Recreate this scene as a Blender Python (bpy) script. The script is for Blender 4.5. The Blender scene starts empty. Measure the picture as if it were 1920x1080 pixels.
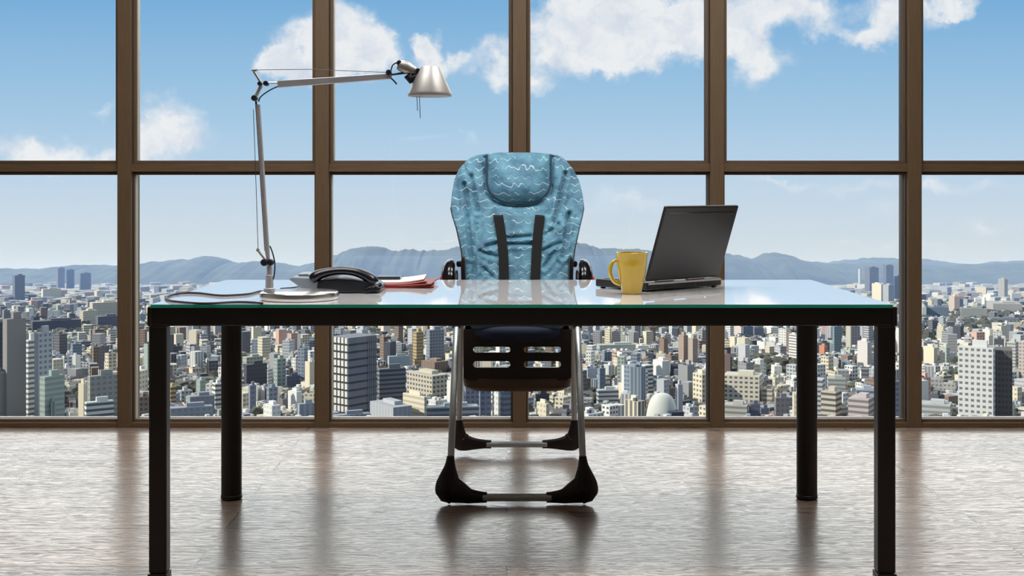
import bpy, bmesh, math, random
from mathutils import Vector, Matrix
import numpy as np

scene = bpy.context.scene
COL = scene.collection
PI = math.pi

# ------------------------------------------------------------------ camera
F, CX, HY, CZ = 2362.0, 950.0, 352.0, 1.055     # focal length in px, vanishing point, eye height
cam_d = bpy.data.cameras.new('camera')
cam = bpy.data.objects.new('camera', cam_d); COL.objects.link(cam)
cam.location = (0, 0, CZ); cam.rotation_euler = (PI/2, 0, 0)
cam_d.sensor_width = 36.0; cam_d.lens = F/1920*36.0
cam_d.shift_x = (960-CX)/1920; cam_d.shift_y = -(540-HY)/1920
cam_d.clip_start = 0.05; cam_d.clip_end = 60000
scene.camera = cam
scene.view_settings.view_transform = 'Standard'
scene.view_settings.look = 'None'
scene.view_settings.gamma = 1.0
scene.view_settings.use_curve_mapping = False
scene.view_settings.exposure = 0.0
try:
    scene.cycles.volume_bounces = 1
    scene.cycles.transparent_max_bounces = 24
    scene.cycles.max_bounces = 8
except Exception: pass

def lin(c):
    r = []
    for v in c[:3]:
        v = v/255.0
        r.append(v/12.92 if v <= .04045 else ((v+.055)/1.055)**2.4)
    return (*r, 1.0)

# ------------------------------------------------------------------ sky
def build_world():
    w = bpy.data.worlds.new('sky'); scene.world = w; w.use_nodes = True
    nt = w.node_tree; N = nt.nodes; L = nt.links; N.clear()
    def math_(op, a, b=None, c=None, clamp=False):
        n = N.new('ShaderNodeMath'); n.operation = op; n.use_clamp = clamp
        for i, v in enumerate((a, b, c)):
            if v is None: continue
            if isinstance(v, (int, float)): n.inputs[i].default_value = v
            else: L.new(v, n.inputs[i])
        return n.outputs[0]
    tc = N.new('ShaderNodeTexCoord'); sp = N.new('ShaderNodeSeparateXYZ'); L.new(tc.outputs['Generated'], sp.inputs[0])
    ay = math_('MAXIMUM', math_('ABSOLUTE', sp.outputs['Y']), .12)
    u = math_('DIVIDE', sp.outputs['X'], ay); v = math_('DIVIDE', sp.outputs['Z'], ay)
    # blue that pales to the horizon, by height above it
    cr = N.new('ShaderNodeValToRGB'); L.new(math_('MULTIPLY_ADD', v, 2.0, .3), cr.inputs[0])
    stops = [(-.10,(222,226,224)),(-.055,(220,226,228)),(-.02,(210,224,238)),(.01,(198,220,242)),(.06,(172,208,238)),(.15,(128,182,228)),(.30,(128,178,226))]
    el = cr.color_ramp.elements
    while len(el) < len(stops): el.new(.5)
    for e, (p, c) in zip(el, stops): e.position = p*2+.3; e.color = lin(c)
    # warped direction for the clouds
    cmb = N.new('ShaderNodeCombineXYZ'); L.new(u, cmb.inputs[0]); L.new(v, cmb.inputs[1])
    def noise(scale, detail, rough, vec, off=0):
        n = N.new('ShaderNodeTexNoise'); n.inputs['Scale'].default_value = scale; n.inputs['Detail'].default_value = detail
        n.inputs['Roughness'].default_value = rough
        mp = N.new('ShaderNodeMapping'); mp.inputs['Location'].default_value = (off, off*.7, 0); L.new(vec, mp.inputs[0]); L.new(mp.outputs[0], n.inputs['Vector'])
        return n
    n1 = noise(22, 6, .62, cmb.outputs[0])
    vm = N.new('ShaderNodeVectorMath'); vm.operation = 'SUBTRACT'; L.new(n1.outputs['Color'], vm.inputs[0]); vm.inputs[1].default_value = (.5,.5,.5)
    vs = N.new('ShaderNodeVectorMath'); vs.operation = 'SCALE'; vs.inputs['Scale'].default_value = .055; L.new(vm.outputs[0], vs.inputs[0])
    va = N.new('ShaderNodeVectorMath'); va.operation = 'ADD'; L.new(cmb.outputs[0], va.inputs[0]); L.new(vs.outputs[0], va.inputs[1])
    clouds = [(60,288,120,30,.8),(170,302,90,22,.5),(318,225,62,50,.8),(285,275,80,36,.85),(375,255,50,26,.45),(200,225,45,12,.35),
      (655,62,72,58,1.2),(705,85,45,45,.8),(565,88,60,55,.95),(530,120,52,32,.9),(620,125,115,34,.9),(805,82,34,24,1),(815,112,50,26,.75),(862,122,45,30,.45),
      (932,110,42,52,.75),(990,150,60,26,.6),(1130,50,130,62,1.2),(1060,100,100,40,.9),(1215,100,130,40,1),(1300,60,85,55,.9),(1250,5,180,40,1),(1050,20,60,40,.5),
      (1400,55,60,60,.75),(1480,22,110,42,.9),(1435,105,60,24,.6),(1400,135,40,24,.5),(1640,62,62,24,.9),(1690,22,85,40,.9),(1790,8,75,22,.9),(1560,60,50,16,.3),
      (1190,372,90,22,.42),(1120,400,90,20,.25),(1665,400,70,26,.3),(1720,352,260,16,.4),(1850,432,70,20,.35),(1700,470,220,16,.3),(900,480,300,14,.15),(1440,350,90,12,.3)]
    tot = None
    for (cx, cy, rx, ry, s) in clouds:
        mp = N.new('ShaderNodeMapping'); mp.vector_type = 'TEXTURE'
        mp.inputs['Location'].default_value = ((cx-CX)/F, (HY-cy)/F, 0); mp.inputs['Scale'].default_value = (rx*1.25/F, ry*1.25/F, 1)
        L.new(va.outputs[0], mp.inputs[0])
        ln = N.new('ShaderNodeVectorMath'); ln.operation = 'LENGTH'; L.new(mp.outputs[0], ln.inputs[0])
        o = math_('MULTIPLY', math_('SUBTRACT', 1.0, ln.outputs['Value'], clamp=True), s)
        tot = o if tot is None else math_('ADD', tot, o)
    n2 = noise(45, 5, .6, cmb.outputs[0], 3.1)
    dens = math_('MULTIPLY', tot, math_('MULTIPLY_ADD', n2.outputs['Fac'], 2.9, -.25))
    # loose clouds over the rest of the sky
    n3 = noise(3.2, 7, .6, tc.outputs['Generated'], 5.0)
    out = math_('MAXIMUM', math_('SUBTRACT', math_('ABSOLUTE', u), .47), math_('SUBTRACT', v, .17))
    rest = math_('MULTIPLY', math_('MULTIPLY', out, 8.0, clamp=True), math_('MULTIPLY', math_('SUBTRACT', n3.outputs['Fac'], .48), 5.0, clamp=True))
    mr = N.new('ShaderNodeMapRange'); mr.interpolation_type = 'SMOOTHSTEP'; mr.inputs['From Min'].default_value = .06; mr.inputs['From Max'].default_value = .85
    L.new(dens, mr.inputs['Value'])
    cl = math_('MAXIMUM', mr.outputs[0], rest, clamp=True)
    # cloud shade: grey-white undersides, white crowns
    n4 = noise(30, 4, .55, va.outputs[0], 7.7)
    cc = N.new('ShaderNodeValToRGB'); cc.color_ramp.elements[0].position = .32; cc.color_ramp.elements[0].color = lin((222,228,242))
    cc.color_ramp.elements[1].position = .56; cc.color_ramp.elements[1].color = (.97,.96,.98,1); L.new(n4.outputs['Fac'], cc.inputs[0])
    mx = N.new('ShaderNodeMixRGB'); L.new(math_('MULTIPLY', cl, .95), mx.inputs[0]); L.new(cr.outputs[0], mx.inputs[1]); L.new(cc.outputs[0], mx.inputs[2])
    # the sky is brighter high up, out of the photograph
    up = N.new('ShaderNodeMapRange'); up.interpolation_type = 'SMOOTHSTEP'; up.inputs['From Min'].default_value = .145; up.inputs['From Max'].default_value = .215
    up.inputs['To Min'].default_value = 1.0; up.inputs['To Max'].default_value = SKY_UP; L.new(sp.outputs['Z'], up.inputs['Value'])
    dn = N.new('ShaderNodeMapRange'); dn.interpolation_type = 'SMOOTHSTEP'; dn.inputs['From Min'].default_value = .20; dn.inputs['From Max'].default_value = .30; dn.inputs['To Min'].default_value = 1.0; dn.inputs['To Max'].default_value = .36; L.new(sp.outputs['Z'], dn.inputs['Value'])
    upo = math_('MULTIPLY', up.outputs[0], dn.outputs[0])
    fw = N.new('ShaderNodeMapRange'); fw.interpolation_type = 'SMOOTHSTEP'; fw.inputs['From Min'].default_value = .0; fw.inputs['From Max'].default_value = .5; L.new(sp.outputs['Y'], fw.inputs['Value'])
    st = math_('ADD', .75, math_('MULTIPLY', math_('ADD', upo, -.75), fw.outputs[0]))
    wh = N.new('ShaderNodeMixRGB'); wh.inputs[2].default_value = (1,.98,.93,1); L.new(mx.outputs[0], wh.inputs[1])
    L.new(math_('MULTIPLY', math_('MULTIPLY', math_('SUBTRACT', v, .152), 25.0, clamp=True), math_('MULTIPLY', fw.outputs[0], .9)), wh.inputs[0])
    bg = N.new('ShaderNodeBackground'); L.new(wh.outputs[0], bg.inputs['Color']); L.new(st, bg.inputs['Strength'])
    o = N.new('ShaderNodeOutputWorld'); L.new(bg.outputs[0], o.inputs['Surface'])
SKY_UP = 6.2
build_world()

# ------------------------------------------------------------------ sun
sun_d = bpy.data.lights.new('sun', 'SUN'); sun_d.energy = 5.0; sun_d.angle = math.radians(1.0); sun_d.color = (1.0, .93, .82)
sun = bpy.data.objects.new('sun', sun_d); COL.objects.link(sun)
sun.rotation_euler = Vector((-1.0, -.30, .62)).to_track_quat('Z', 'Y').to_euler()

# ------------------------------------------------------------------ helpers
def P(px, py, d):
    return Vector(((px-CX)/F*d, d, CZ-(py-HY)/F*d))

def principled(name, color, rough=.5, metal=0.0, **kw):
    m = bpy.data.materials.new(name); m.use_nodes = True
    b = m.node_tree.nodes['Principled BSDF']
    b.inputs['Base Color'].default_value = color if len(color) == 4 else (*color, 1)
    b.inputs['Roughness'].default_value = rough; b.inputs['Metallic'].default_value = metal
    for k, v in kw.items(): b.inputs[k.replace('_', ' ')].default_value = v
    return m

def add_noise(m, scale=40, amount=.15, bump=0.0, stretch=(1,1,1), detail=5):
    nt = m.node_tree; N = nt.nodes; L = nt.links; b = N['Principled BSDF']
    tc = N.new('ShaderNodeTexCoord'); mp = N.new('ShaderNodeMapping'); mp.inputs['Scale'].default_value = stretch
    n = N.new('ShaderNodeTexNoise'); n.inputs['Scale'].default_value = scale; n.inputs['Detail'].default_value = detail
    L.new(tc.outputs['Object'], mp.inputs[0]); L.new(mp.outputs[0], n.inputs['Vector'])
    c = b.inputs['Base Color'].default_value[:]
    cr = N.new('ShaderNodeValToRGB'); cr.color_ramp.elements[0].position = .3; cr.color_ramp.elements[1].position = .7
    cr.color_ramp.elements[0].color = (*[x*(1-amount) for x in c[:3]], 1); cr.color_ramp.elements[1].color = (*[min(1, x*(1+amount)) for x in c[:3]], 1)
    L.new(n.outputs['Fac'], cr.inputs[0]); L.new(cr.outputs[0], b.inputs['Base Color'])
    if bump:
        bp = N.new('ShaderNodeBump'); bp.inputs['Strength'].default_value = bump; bp.inputs['Distance'].default_value = .002
        L.new(n.outputs['Fac'], bp.inputs['Height']); L.new(bp.outputs[0], b.inputs['Normal'])
    return m

class MB:
    def __init__(s): s.v = []; s.f = []; s.m = []; s.mi = 0; s.M = None
    def raw(s, vs, fs):
        o = len(s.v)
        for p in vs:
            p = Vector(p); s.v.append(s.M @ p if s.M else p)
        for f in fs: s.f.append([i+o for i in f]); s.m.append(s.mi)
    def box(s, x0, x1, y0, y1, z0, z1):
        s.raw([(x0,y0,z0),(x1,y0,z0),(x1,y1,z0),(x0,y1,z0),(x0,y0,z1),(x1,y0,z1),(x1,y1,z1),(x0,y1,z1)],
              [(0,3,2,1),(4,5,6,7),(0,1,5,4),(1,2,6,5),(2,3,7,6),(3,0,4,7)])
    def tube(s, pts, r, n=12, caps=True, sy=1.0):
        pts = [Vector(p) for p in pts]; k = len(pts)
        rs = r if isinstance(r, (list, tuple)) else [r]*k
        rings = []; up = None
        for i in range(k):
            t = (pts[min(i+1, k-1)]-pts[max(i-1, 0)])
            if t.length < 1e-9: t = Vector((0,0,1))
            t.normalize()
            if up is None:
                up = Vector((0,1,0)) if abs(t.y) < .9 else Vector((0,0,1))
            up = (up - t*up.dot(t)).normalized(); sd = t.cross(up)
            rings.append([pts[i] + (up*math.sin(2*PI*j/n)*sy + sd*math.cos(2*PI*j/n))*rs[i] for j in range(n)])
        vs = [p for g in rings for p in g]; fs = []
        for i in range(k-1):
            for j in range(n):
                a = i*n+j; b = i*n+(j+1) % n; fs.append((a, b, b+n, a+n))
        if caps:
            fs.append(list(range(n))[::-1]); fs.append([(k-1)*n+j for j in range(n)])
        s.raw(vs, fs)
    def lathe(s, prof, c, axis='Z', n=40, sx=1.0):
        # prof = [(r, h)...]
        vs = []; fs = []; k = len(prof); c = Vector(c)
        for (r, h) in prof:
            for j in range(n):
                a = 2*PI*j/n; x = r*math.cos(a)*sx; y = r*math.sin(a)
                q = {'Z': (x, y, h), 'X': (h, x, y), 'Y': (y, h, x)}[axis]
                vs.append(c+Vector(q))
        for i in range(k-1):
            for j in range(n):
                a = i*n+j; b = i*n+(j+1) % n; fs.append((a, b, b+n, a+n))
        fs.append(list(range(n))[::-1]); fs.append([(k-1)*n+j for j in range(n)])
        s.raw(vs, fs)
    def prism(s, poly, y0, y1):
        # poly of (x, z), extruded along y
        n = len(poly)
        s.raw([(x, y0, z) for x, z in poly]+[(x, y1, z) for x, z in poly],
              [list(range(n)), list(range(n, 2*n))[::-1]]+[(i, i+n, (i+1) % n+n, (i+1) % n) for i in range(n)])
    def grid(s, fn, nu, nv, closeu=False):
        vs = [fn(i/(nu if closeu else nu-1), j/(nv-1)) for j in range(nv) for i in range(nu)]; fs = []
        for j in range(nv-1):
            for i in range(nu if closeu else nu-1):
                a = j*nu+i; b = j*nu+(i+1) % nu; fs.append((a, b, b+nu, a+nu))
        if closeu: fs.append([j for j in range(nu)][::-1]); fs.append([(nv-1)*nu+j for j in range(nu)])
        s.raw(vs, fs)

def smooth_path(pts, n=6):
    pts = [Vector(p) for p in pts]; out = []
    for i in range(len(pts)-1):
        p0 = pts[max(i-1, 0)]; p1 = pts[i]; p2 = pts[i+1]; p3 = pts[min(i+2, len(pts)-1)]
        for k in range(n):
            t = k/n
            out.append(.5*((2*p1)+(-p0+p2)*t+(2*p0-5*p1+4*p2-p3)*t*t+(-p0+3*p1-3*p2+p3)*t**3))
    out.append(pts[-1]); return out

def root_of(o):
    while o.parent: o = o.parent
    return o
def obj(name, mb, mats, parent=None, loc=None, bevel=0, smooth=False, sub=0, segs=2):
    org = Vector(root_of(parent).location) if parent else Vector(loc or (0,0,0))
    me = bpy.data.meshes.new(name)
    me.from_pydata([tuple(p-org) for p in mb.v], [], mb.f)
    if not isinstance(mats, (list, tuple)): mats = [mats]
    for m in mats: me.materials.append(m)
    me.polygons.foreach_set('material_index', mb.m)
    bm = bmesh.new(); bm.from_mesh(me); bmesh.ops.recalc_face_normals(bm, faces=bm.faces); bm.to_mesh(me); bm.free()
    o = bpy.data.objects.new(name, me); COL.objects.link(o)
    if parent: o.parent = parent
    else: o.location = org
    if smooth: me.polygons.foreach_set('use_smooth', [True]*len(me.polygons))
    if bevel:
        b = o.modifiers.new('bevel', 'BEVEL'); b.width = bevel; b.segments = segs; b.limit_method = 'ANGLE'; b.angle_limit = .6
    if sub:
        q = o.modifiers.new('sub', 'SUBSURF'); q.levels = sub; q.render_levels = sub
    if smooth and not sub:
        try: me.set_sharp_from_angle(angle=math.radians(38))
        except Exception: pass
    return o
def tag(o, label, cat, group=None, kind=None):
    o['label'] = label; o['category'] = cat
    if group: o['group'] = group
    if kind: o['kind'] = kind
    return o
def thing(name, label, cat, loc, group=None):
    o = bpy.data.objects.new(name, None); COL.objects.link(o); o.location = loc; o.empty_display_size = .05
    return tag(o, label, cat, group)
def struct(name, mb, m, parent=None, **kw):
    o = obj(name, mb, m, parent, **kw)
    if not parent: o['kind'] = 'structure'
    return o
def holed_panel(name, outer, holes, thick, mat, parent, plane_y):
    """flat panel in the xz plane with holes, by a filled 2D curve turned into a mesh"""
    cu = bpy.data.curves.new(name, 'CURVE'); cu.dimensions = '2D'; cu.fill_mode = 'BOTH'; cu.extrude = thick/2
    for poly in [outer]+holes:
        sp = cu.splines.new('POLY'); sp.points.add(len(poly)-1); sp.use_cyclic_u = True
        for i, (x, z) in enumerate(poly): sp.points[i].co = (x, z, 0, 1)
    tmp = bpy.data.objects.new('tmp', cu); COL.objects.link(tmp)
    dg = bpy.context.evaluated_depsgraph_get(); dg.update()
    me = bpy.data.meshes.new_from_object(tmp.evaluated_get(dg)); bpy.data.objects.remove(tmp)
    org = Vector(root_of(parent).location)
    for v in me.vertices:
        x, z, t = v.co; v.co = Vector((x, plane_y+t, z))-org
    me.materials.clear(); me.materials.append(mat)
    o = bpy.data.objects.new(name, me); COL.objects.link(o); o.parent = parent
    return o

# ------------------------------------------------------------------ materials
def wood_floor():
    m = bpy.data.materials.new('floor_wood'); m.use_nodes = True; nt = m.node_tree; N = nt.nodes; L = nt.links; b = N['Principled BSDF']
    tc = N.new('ShaderNodeTexCoord')
    br = N.new('ShaderNodeTexBrick'); br.inputs['Scale'].default_value = 1; br.inputs['Brick Width'].default_value = 2.35; br.inputs['Row Height'].default_value = .195
    br.inputs['Mortar Size'].default_value = .0034; br.inputs['Mortar Smooth'].default_value = .1; br.offset = .37; br.offset_frequency = 2
    br.inputs['Color1'].default_value = (0,0,0,1); br.inputs['Color2'].default_value = (1,1,1,1); br.inputs['Mortar'].default_value = (.5,.5,.5,1)
    L.new(tc.outputs['Object'], br.inputs['Vector'])
    # grain, shifted from plank to plank
    sh = N.new('ShaderNodeVectorMath'); sh.operation = 'MULTIPLY_ADD'; L.new(br.outputs['Color'], sh.inputs[0]); sh.inputs[1].default_value = (7.3, 3.1, 0); L.new(tc.outputs['Object'], sh.inputs[2])
    def nz(scale, st, detail=6, dist=0):
        mp = N.new('ShaderNodeMapping'); mp.inputs['Scale'].default_value = st; L.new(sh.outputs[0], mp.inputs[0])
        n = N.new('ShaderNodeTexNoise'); n.inputs['Scale'].default_value = scale; n.inputs['Detail'].default_value = detail; n.inputs['Distortion'].default_value = dist; n.inputs['Roughness'].default_value = .6
        L.new(mp.outputs[0], n.inputs['Vector']); return n
    fine = nz(5, (1.0, 16, 1), 5, .9); big = nz(2.2, (.8, 5, 1), 4, .8)
    wv = N.new('ShaderNodeTexWave'); wv.wave_type = 'BANDS'; wv.bands_direction = 'Y'; wv.inputs['Scale'].default_value = 11; wv.inputs['Distortion'].default_value = 14; wv.inputs['Detail'].default_value = 3; wv.inputs['Detail Scale'].default_value = 1.6
    mp = N.new('ShaderNodeMapping'); mp.inputs['Scale'].default_value = (.55, 1.6, 1); L.new(sh.outputs[0], mp.inputs[0]); L.new(mp.outputs[0], wv.inputs['Vector'])
    def mm(op, a, c):
        n = N.new('ShaderNodeMath'); n.operation = op
        for i, v in enumerate((a, c)):
            if isinstance(v, (int, float)): n.inputs[i].default_value = v
            else: L.new(v, n.inputs[i])
        return n.outputs[0]
    g = mm('ADD', mm('ADD', mm('MULTIPLY', fine.outputs['Fac'], .50), mm('MULTIPLY', big.outputs['Fac'], .22)), mm('MULTIPLY', wv.outputs['Fac'], .28))
    cr = N.new('ShaderNodeValToRGB'); L.new(g, cr.inputs[0])
    cr.color_ramp.elements[0].position = .30; cr.color_ramp.elements[0].color = lin((80,62,52))
    cr.color_ramp.elements[1].position = .62; cr.color_ramp.elements[1].color = lin((186,169,156))
    e = cr.color_ramp.elements.new(.46); e.color = lin((142,121,107))
    hs = N.new('ShaderNodeHueSaturation'); L.new(cr.outputs[0], hs.inputs['Color'])
    L.new(mm('ADD', mm('MULTIPLY', br.outputs['Color'], .34), .80), hs.inputs['Value'])
    mx = N.new('ShaderNodeMixRGB'); mx.inputs[2].default_value = lin((50,38,32)); L.new(hs.outputs[0], mx.inputs[1])
    L.new(mm('MULTIPLY', br.outputs['Fac'], .7), mx.inputs[0]); L.new(mx.outputs[0], b.inputs['Base Color'])
    rr = N.new('ShaderNodeMapRange'); rr.inputs['From Min'].default_value = .33; rr.inputs['From Max'].default_value = .60; rr.inputs['To Min'].default_value = .36; rr.inputs['To Max'].default_value = .22; L.new(g, rr.inputs['Value']); L.new(rr.outputs[0], b.inputs['Roughness'])
    b.inputs['IOR'].default_value = 1.48
    bp = N.new('ShaderNodeBump'); bp.inputs['Strength'].default_value = .28; bp.inputs['Distance'].default_value = .0012
    L.new(mm('SUBTRACT', g, mm('MULTIPLY', br.outputs['Fac'], .5)), bp.inputs['Height']); L.new(bp.outputs[0], b.inputs['Normal'])
    return m
M_floor = wood_floor()
M_mull = add_noise(principled('mullion_brown', lin((96,76,54)), .55), 14, .22, .3, (30, 30, .6))
M_mullh = add_noise(principled('transom_brown', lin((96,76,54)), .55), 14, .22, .3, (.6, 30, 30))
M_gasket = principled('gasket', (.02,.018,.015,1), .6)
M_litedge = principled('pale_aluminium_edge', lin((196,186,168)), .4, .2)
M_wall = principled('wall_paint', lin((188,184,178)), .8)
M_ceil = principled('ceiling_paint', lin((225,225,222)), .9)
M_black = add_noise(principled('black_lacquer', lin((22,14,15)), .38), 60, .1)
M_blackplastic = principled('black_plastic', lin((26,22,24)), .42)
M_gloss = principled('gloss_black', lin((18,18,22)), .14)
M_boot = principled('dark_brown_plastic', lin((34,22,24)), .34)
M_steel = principled('grey_tube_steel', lin((186,194,196)), .32, .6)
M_alu = add_noise(principled('brushed_aluminium', lin((206,206,212)), .34, .6), 30, .06)
M_lampgrey = principled('anodised_grey', lin((168,166,164)), .42, .55)
M_darkmetal = principled('dark_joint', lin((38,42,50)), .4, .3)
M_wire = principled('wire', lin((70,74,86)), .4, .4)
M_cord = principled('dark_cord', lin((46,30,34)), .5)
M_yellow = principled('yellow_glaze', lin((190,156,12)), .18, 0, Coat_Weight=.5)
M_laptop = add_noise(principled('laptop_shell', lin((22,22,24)), .42), 300, .06)
M_silver = principled('silver_trim', lin((190,190,192)), .25, .9)
M_red = principled('dark_red_card', lin((128,34,28)), .5)
M_red2 = principled('red_card', lin((168,62,52)), .5)
M_paper = principled('white_paper', lin((232,230,226)), .8)
M_navy = principled('navy_gloss_plastic', lin((13,15,26)), .25)
M_grey = principled('grey_phone_plastic', lin((132,142,154)), .35)
M_strap = principled('black_webbing', (.003,.003,.004,1), .9)
M_shell = principled('olive_shell', lin((58,50,38)), .45)
M_basket = principled('dark_basket', lin((30,18,16)), .5)
M_basketlip = principled('brown_basket_lip', lin((88,66,50)), .35)
M_reddot = principled('red_button', lin((196,70,50)), .4)
M_seatpad = principled('navy_pad', lin((34,46,78)), .7)

def glass_pane():
    m = bpy.data.materials.new('window_glass'); m.use_nodes = True; nt = m.node_tree; N = nt.nodes; L = nt.links; N.clear()
    fr = N.new('ShaderNodeFresnel'); fr.inputs['IOR'].default_value = 1.45
    t = N.new('ShaderNodeBsdfTransparent'); t.inputs[0].default_value = (.97,.985,.98,1)
    g = N.new('ShaderNodeBsdfGlossy'); g.inputs['Roughness'].default_value = 0.0
    mx = N.new('ShaderNodeMixShader'); o = N.new('ShaderNodeOutputMaterial')
    L.new(fr.outputs[0], mx.inputs[0]); L.new(t.outputs[0], mx.inputs[1]); L.new(g.outputs[0], mx.inputs[2]); L.new(mx.outputs[0], o.inputs[0])
    return m
M_glass = glass_pane()
M_top = principled('white_back_painted_glass', (.95,.95,.97,1), .02, 0, IOR=1.5, Coat_Weight=.6, Coat_Roughness=.01)  # white base colour stands in for bright sky mirrored in the glass
M_edge = principled('green_glass_edge', lin((44,176,150)), .15, 0, IOR=1.5)

def fabric():
    m = bpy.data.materials.new('teal_wave_fabric'); m.use_nodes = True; nt = m.node_tree; N = nt.nodes; L = nt.links; b = N['Principled BSDF']
    def mm(op, a, c=None, d=None, clamp=False):
        n = N.new('ShaderNodeMath'); n.operation = op; n.use_clamp = clamp
        for i, v in enumerate((a, c, d)):
            if v is None: continue
            if isinstance(v, (int, float)): n.inputs[i].default_value = v
            else: L.new(v, n.inputs[i])
        return n.outputs[0]
    tc = N.new('ShaderNodeTexCoord'); sp = N.new('ShaderNodeSeparateXYZ'); L.new(tc.outputs['Object'], sp.inputs[0])
    n1 = N.new('ShaderNodeTexNoise'); n1.inputs['Scale'].default_value = 14; n1.inputs['Detail'].default_value = 2
    L.new(tc.outputs['Object'], n1.inputs['Vector'])
    ph = mm('MULTIPLY', n1.outputs['Fac'], 14)
    wob = mm('MULTIPLY', mm('SINE', mm('ADD', mm('MULTIPLY', sp.outputs['X'], 170), ph)), .0052)
    n2 = N.new('ShaderNodeTexNoise'); n2.inputs['Scale'].default_value = 9; n2.inputs['Detail'].default_value = 1; L.new(tc.outputs['Object'], n2.inputs['Vector'])
    z = mm('ADD', mm('ADD', sp.outputs['Z'], wob), mm('MULTIPLY', n2.outputs['Fac'], .05))
    fr = mm('FRACT', mm('DIVIDE', z, .030)); dist = mm('ABSOLUTE', mm('SUBTRACT', fr, .5))
    line = mm('SUBTRACT', 1.0, mm('DIVIDE', dist, .055), clamp=True)
    n3 = N.new('ShaderNodeTexNoise'); n3.inputs['Scale'].default_value = 26; L.new(tc.outputs['Object'], n3.inputs['Vector'])
    brk = mm('MULTIPLY', mm('SUBTRACT', n3.outputs['Fac'], .44), 9, clamp=True)
    line = mm('MULTIPLY', line, mm('MULTIPLY_ADD', brk, .8, .08))
    n4 = N.new('ShaderNodeTexNoise'); n4.inputs['Scale'].default_value = 16; n4.inputs['Detail'].default_value = 6; L.new(tc.outputs['Object'], n4.inputs['Vector'])
    cr = N.new('ShaderNodeValToRGB'); L.new(n4.outputs['Fac'], cr.inputs[0])
    cr.color_ramp.elements[0].position = .3; cr.color_ramp.elements[0].color = lin((44,94,124)); cr.color_ramp.elements[1].position = .72; cr.color_ramp.elements[1].color = lin((96,154,178))
    mx = N.new('ShaderNodeMixRGB'); L.new(line, mx.inputs[0]); L.new(cr.outputs[0], mx.inputs[1]); mx.inputs[2].default_value = lin((226,244,238)); L.new(mx.outputs[0], b.inputs['Base Color'])
    b.inputs['Roughness'].default_value = .62; b.inputs['Sheen Weight'].default_value = .2
    n5 = N.new('ShaderNodeTexNoise'); n5.inputs['Scale'].default_value = 34; n5.inputs['Detail'].default_value = 4; L.new(tc.outputs['Object'], n5.inputs['Vector'])
    bp = N.new('ShaderNodeBump'); bp.inputs['Strength'].default_value = .7; bp.inputs['Distance'].default_value = .010; L.new(n5.outputs['Fac'], bp.inputs['Height']); L.new(bp.outputs[0], b.inputs['Normal'])
    return m
M_fabric = fabric()

# ------------------------------------------------------------------ room shell
WY = F*CZ/(799.5-HY)            # window plane (inner foot)
XL, XR, YB, ZC = -4.25, 4.40, -4.5, 3.05
fm = MB(); fm.box(XL-.1, XR+.1, YB-.1, WY+.25, -.12, 0); struct('floor', fm, M_floor)
cm = MB(); cm.box(XL-.1, XR+.1, YB-.1, WY+.25, ZC, ZC+.2); struct('ceiling', cm, M_ceil)
wm = MB(); wm.box(XL-.15, XL, YB, WY+.25, 0, ZC); struct('wall_left', wm, M_wall)
wm = MB(); wm.box(XR, XR+.15, YB, WY+.25, 0, ZC); struct('wall_right', wm, M_wall)
wm = MB(); wm.box(XL-.1, XR+.1, YB-.15, YB, 0, ZC); struct('wall_back', wm, M_wall)

S5 = F/WY
def wx(px): return (px-CX)/S5
def wz(py): return CZ-(py-HY)/S5
pitch = (1710.5-236.5)/4/S5; x0 = wx(974)
ks = list(range(-5, 6))
tn = 0; wn = 0
ztr = wz(314.5)                                    # transom centre
ztop = ZC-.07
for k in ks:
    xc = x0+k*pitch
    if not (XL+.05 < xc < XR-.05): continue
    tn += 1
    m = MB(); m.box(xc-.030, xc+.030, WY-.035, WY+.10, 0, ZC)
    m.mi = 1; m.box(xc-.0335, xc-.030, WY-.01, WY+.06, 0, ZC); m.box(xc+.030, xc+.0335, WY-.01, WY+.06, 0, ZC)
    struct(f'trim_{tn}', m, [M_mull, M_gasket], bevel=.003)
tn += 1; m = MB(); m.box(XL, XR, WY-.02, WY+.08, ztr-.018, ztr+.018)
m.mi = 1; m.box(XL, XR, WY-.012, WY+.06, ztr+.018, ztr+.0205); m.box(XL, XR, WY-.012, WY+.06, ztr-.0205, ztr-.018)
struct(f'trim_{tn}', m, [M_mullh, M_gasket], bevel=.002)
tn += 1; m = MB(); m.box(XL, XR, WY-.03, WY+.12, 0, .0215); struct(f'trim_{tn}', m, M_mullh, bevel=.002)
tn += 1; m = MB(); m.box(XL, XR, WY-.03, WY+.12, ztop, ZC); struct(f'trim_{tn}', m, M_mullh, bevel=.002)
edges = [XL]+[x0+k*pitch for k in ks if XL+.05 < x0+k*pitch < XR-.05]+[XR]
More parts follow.
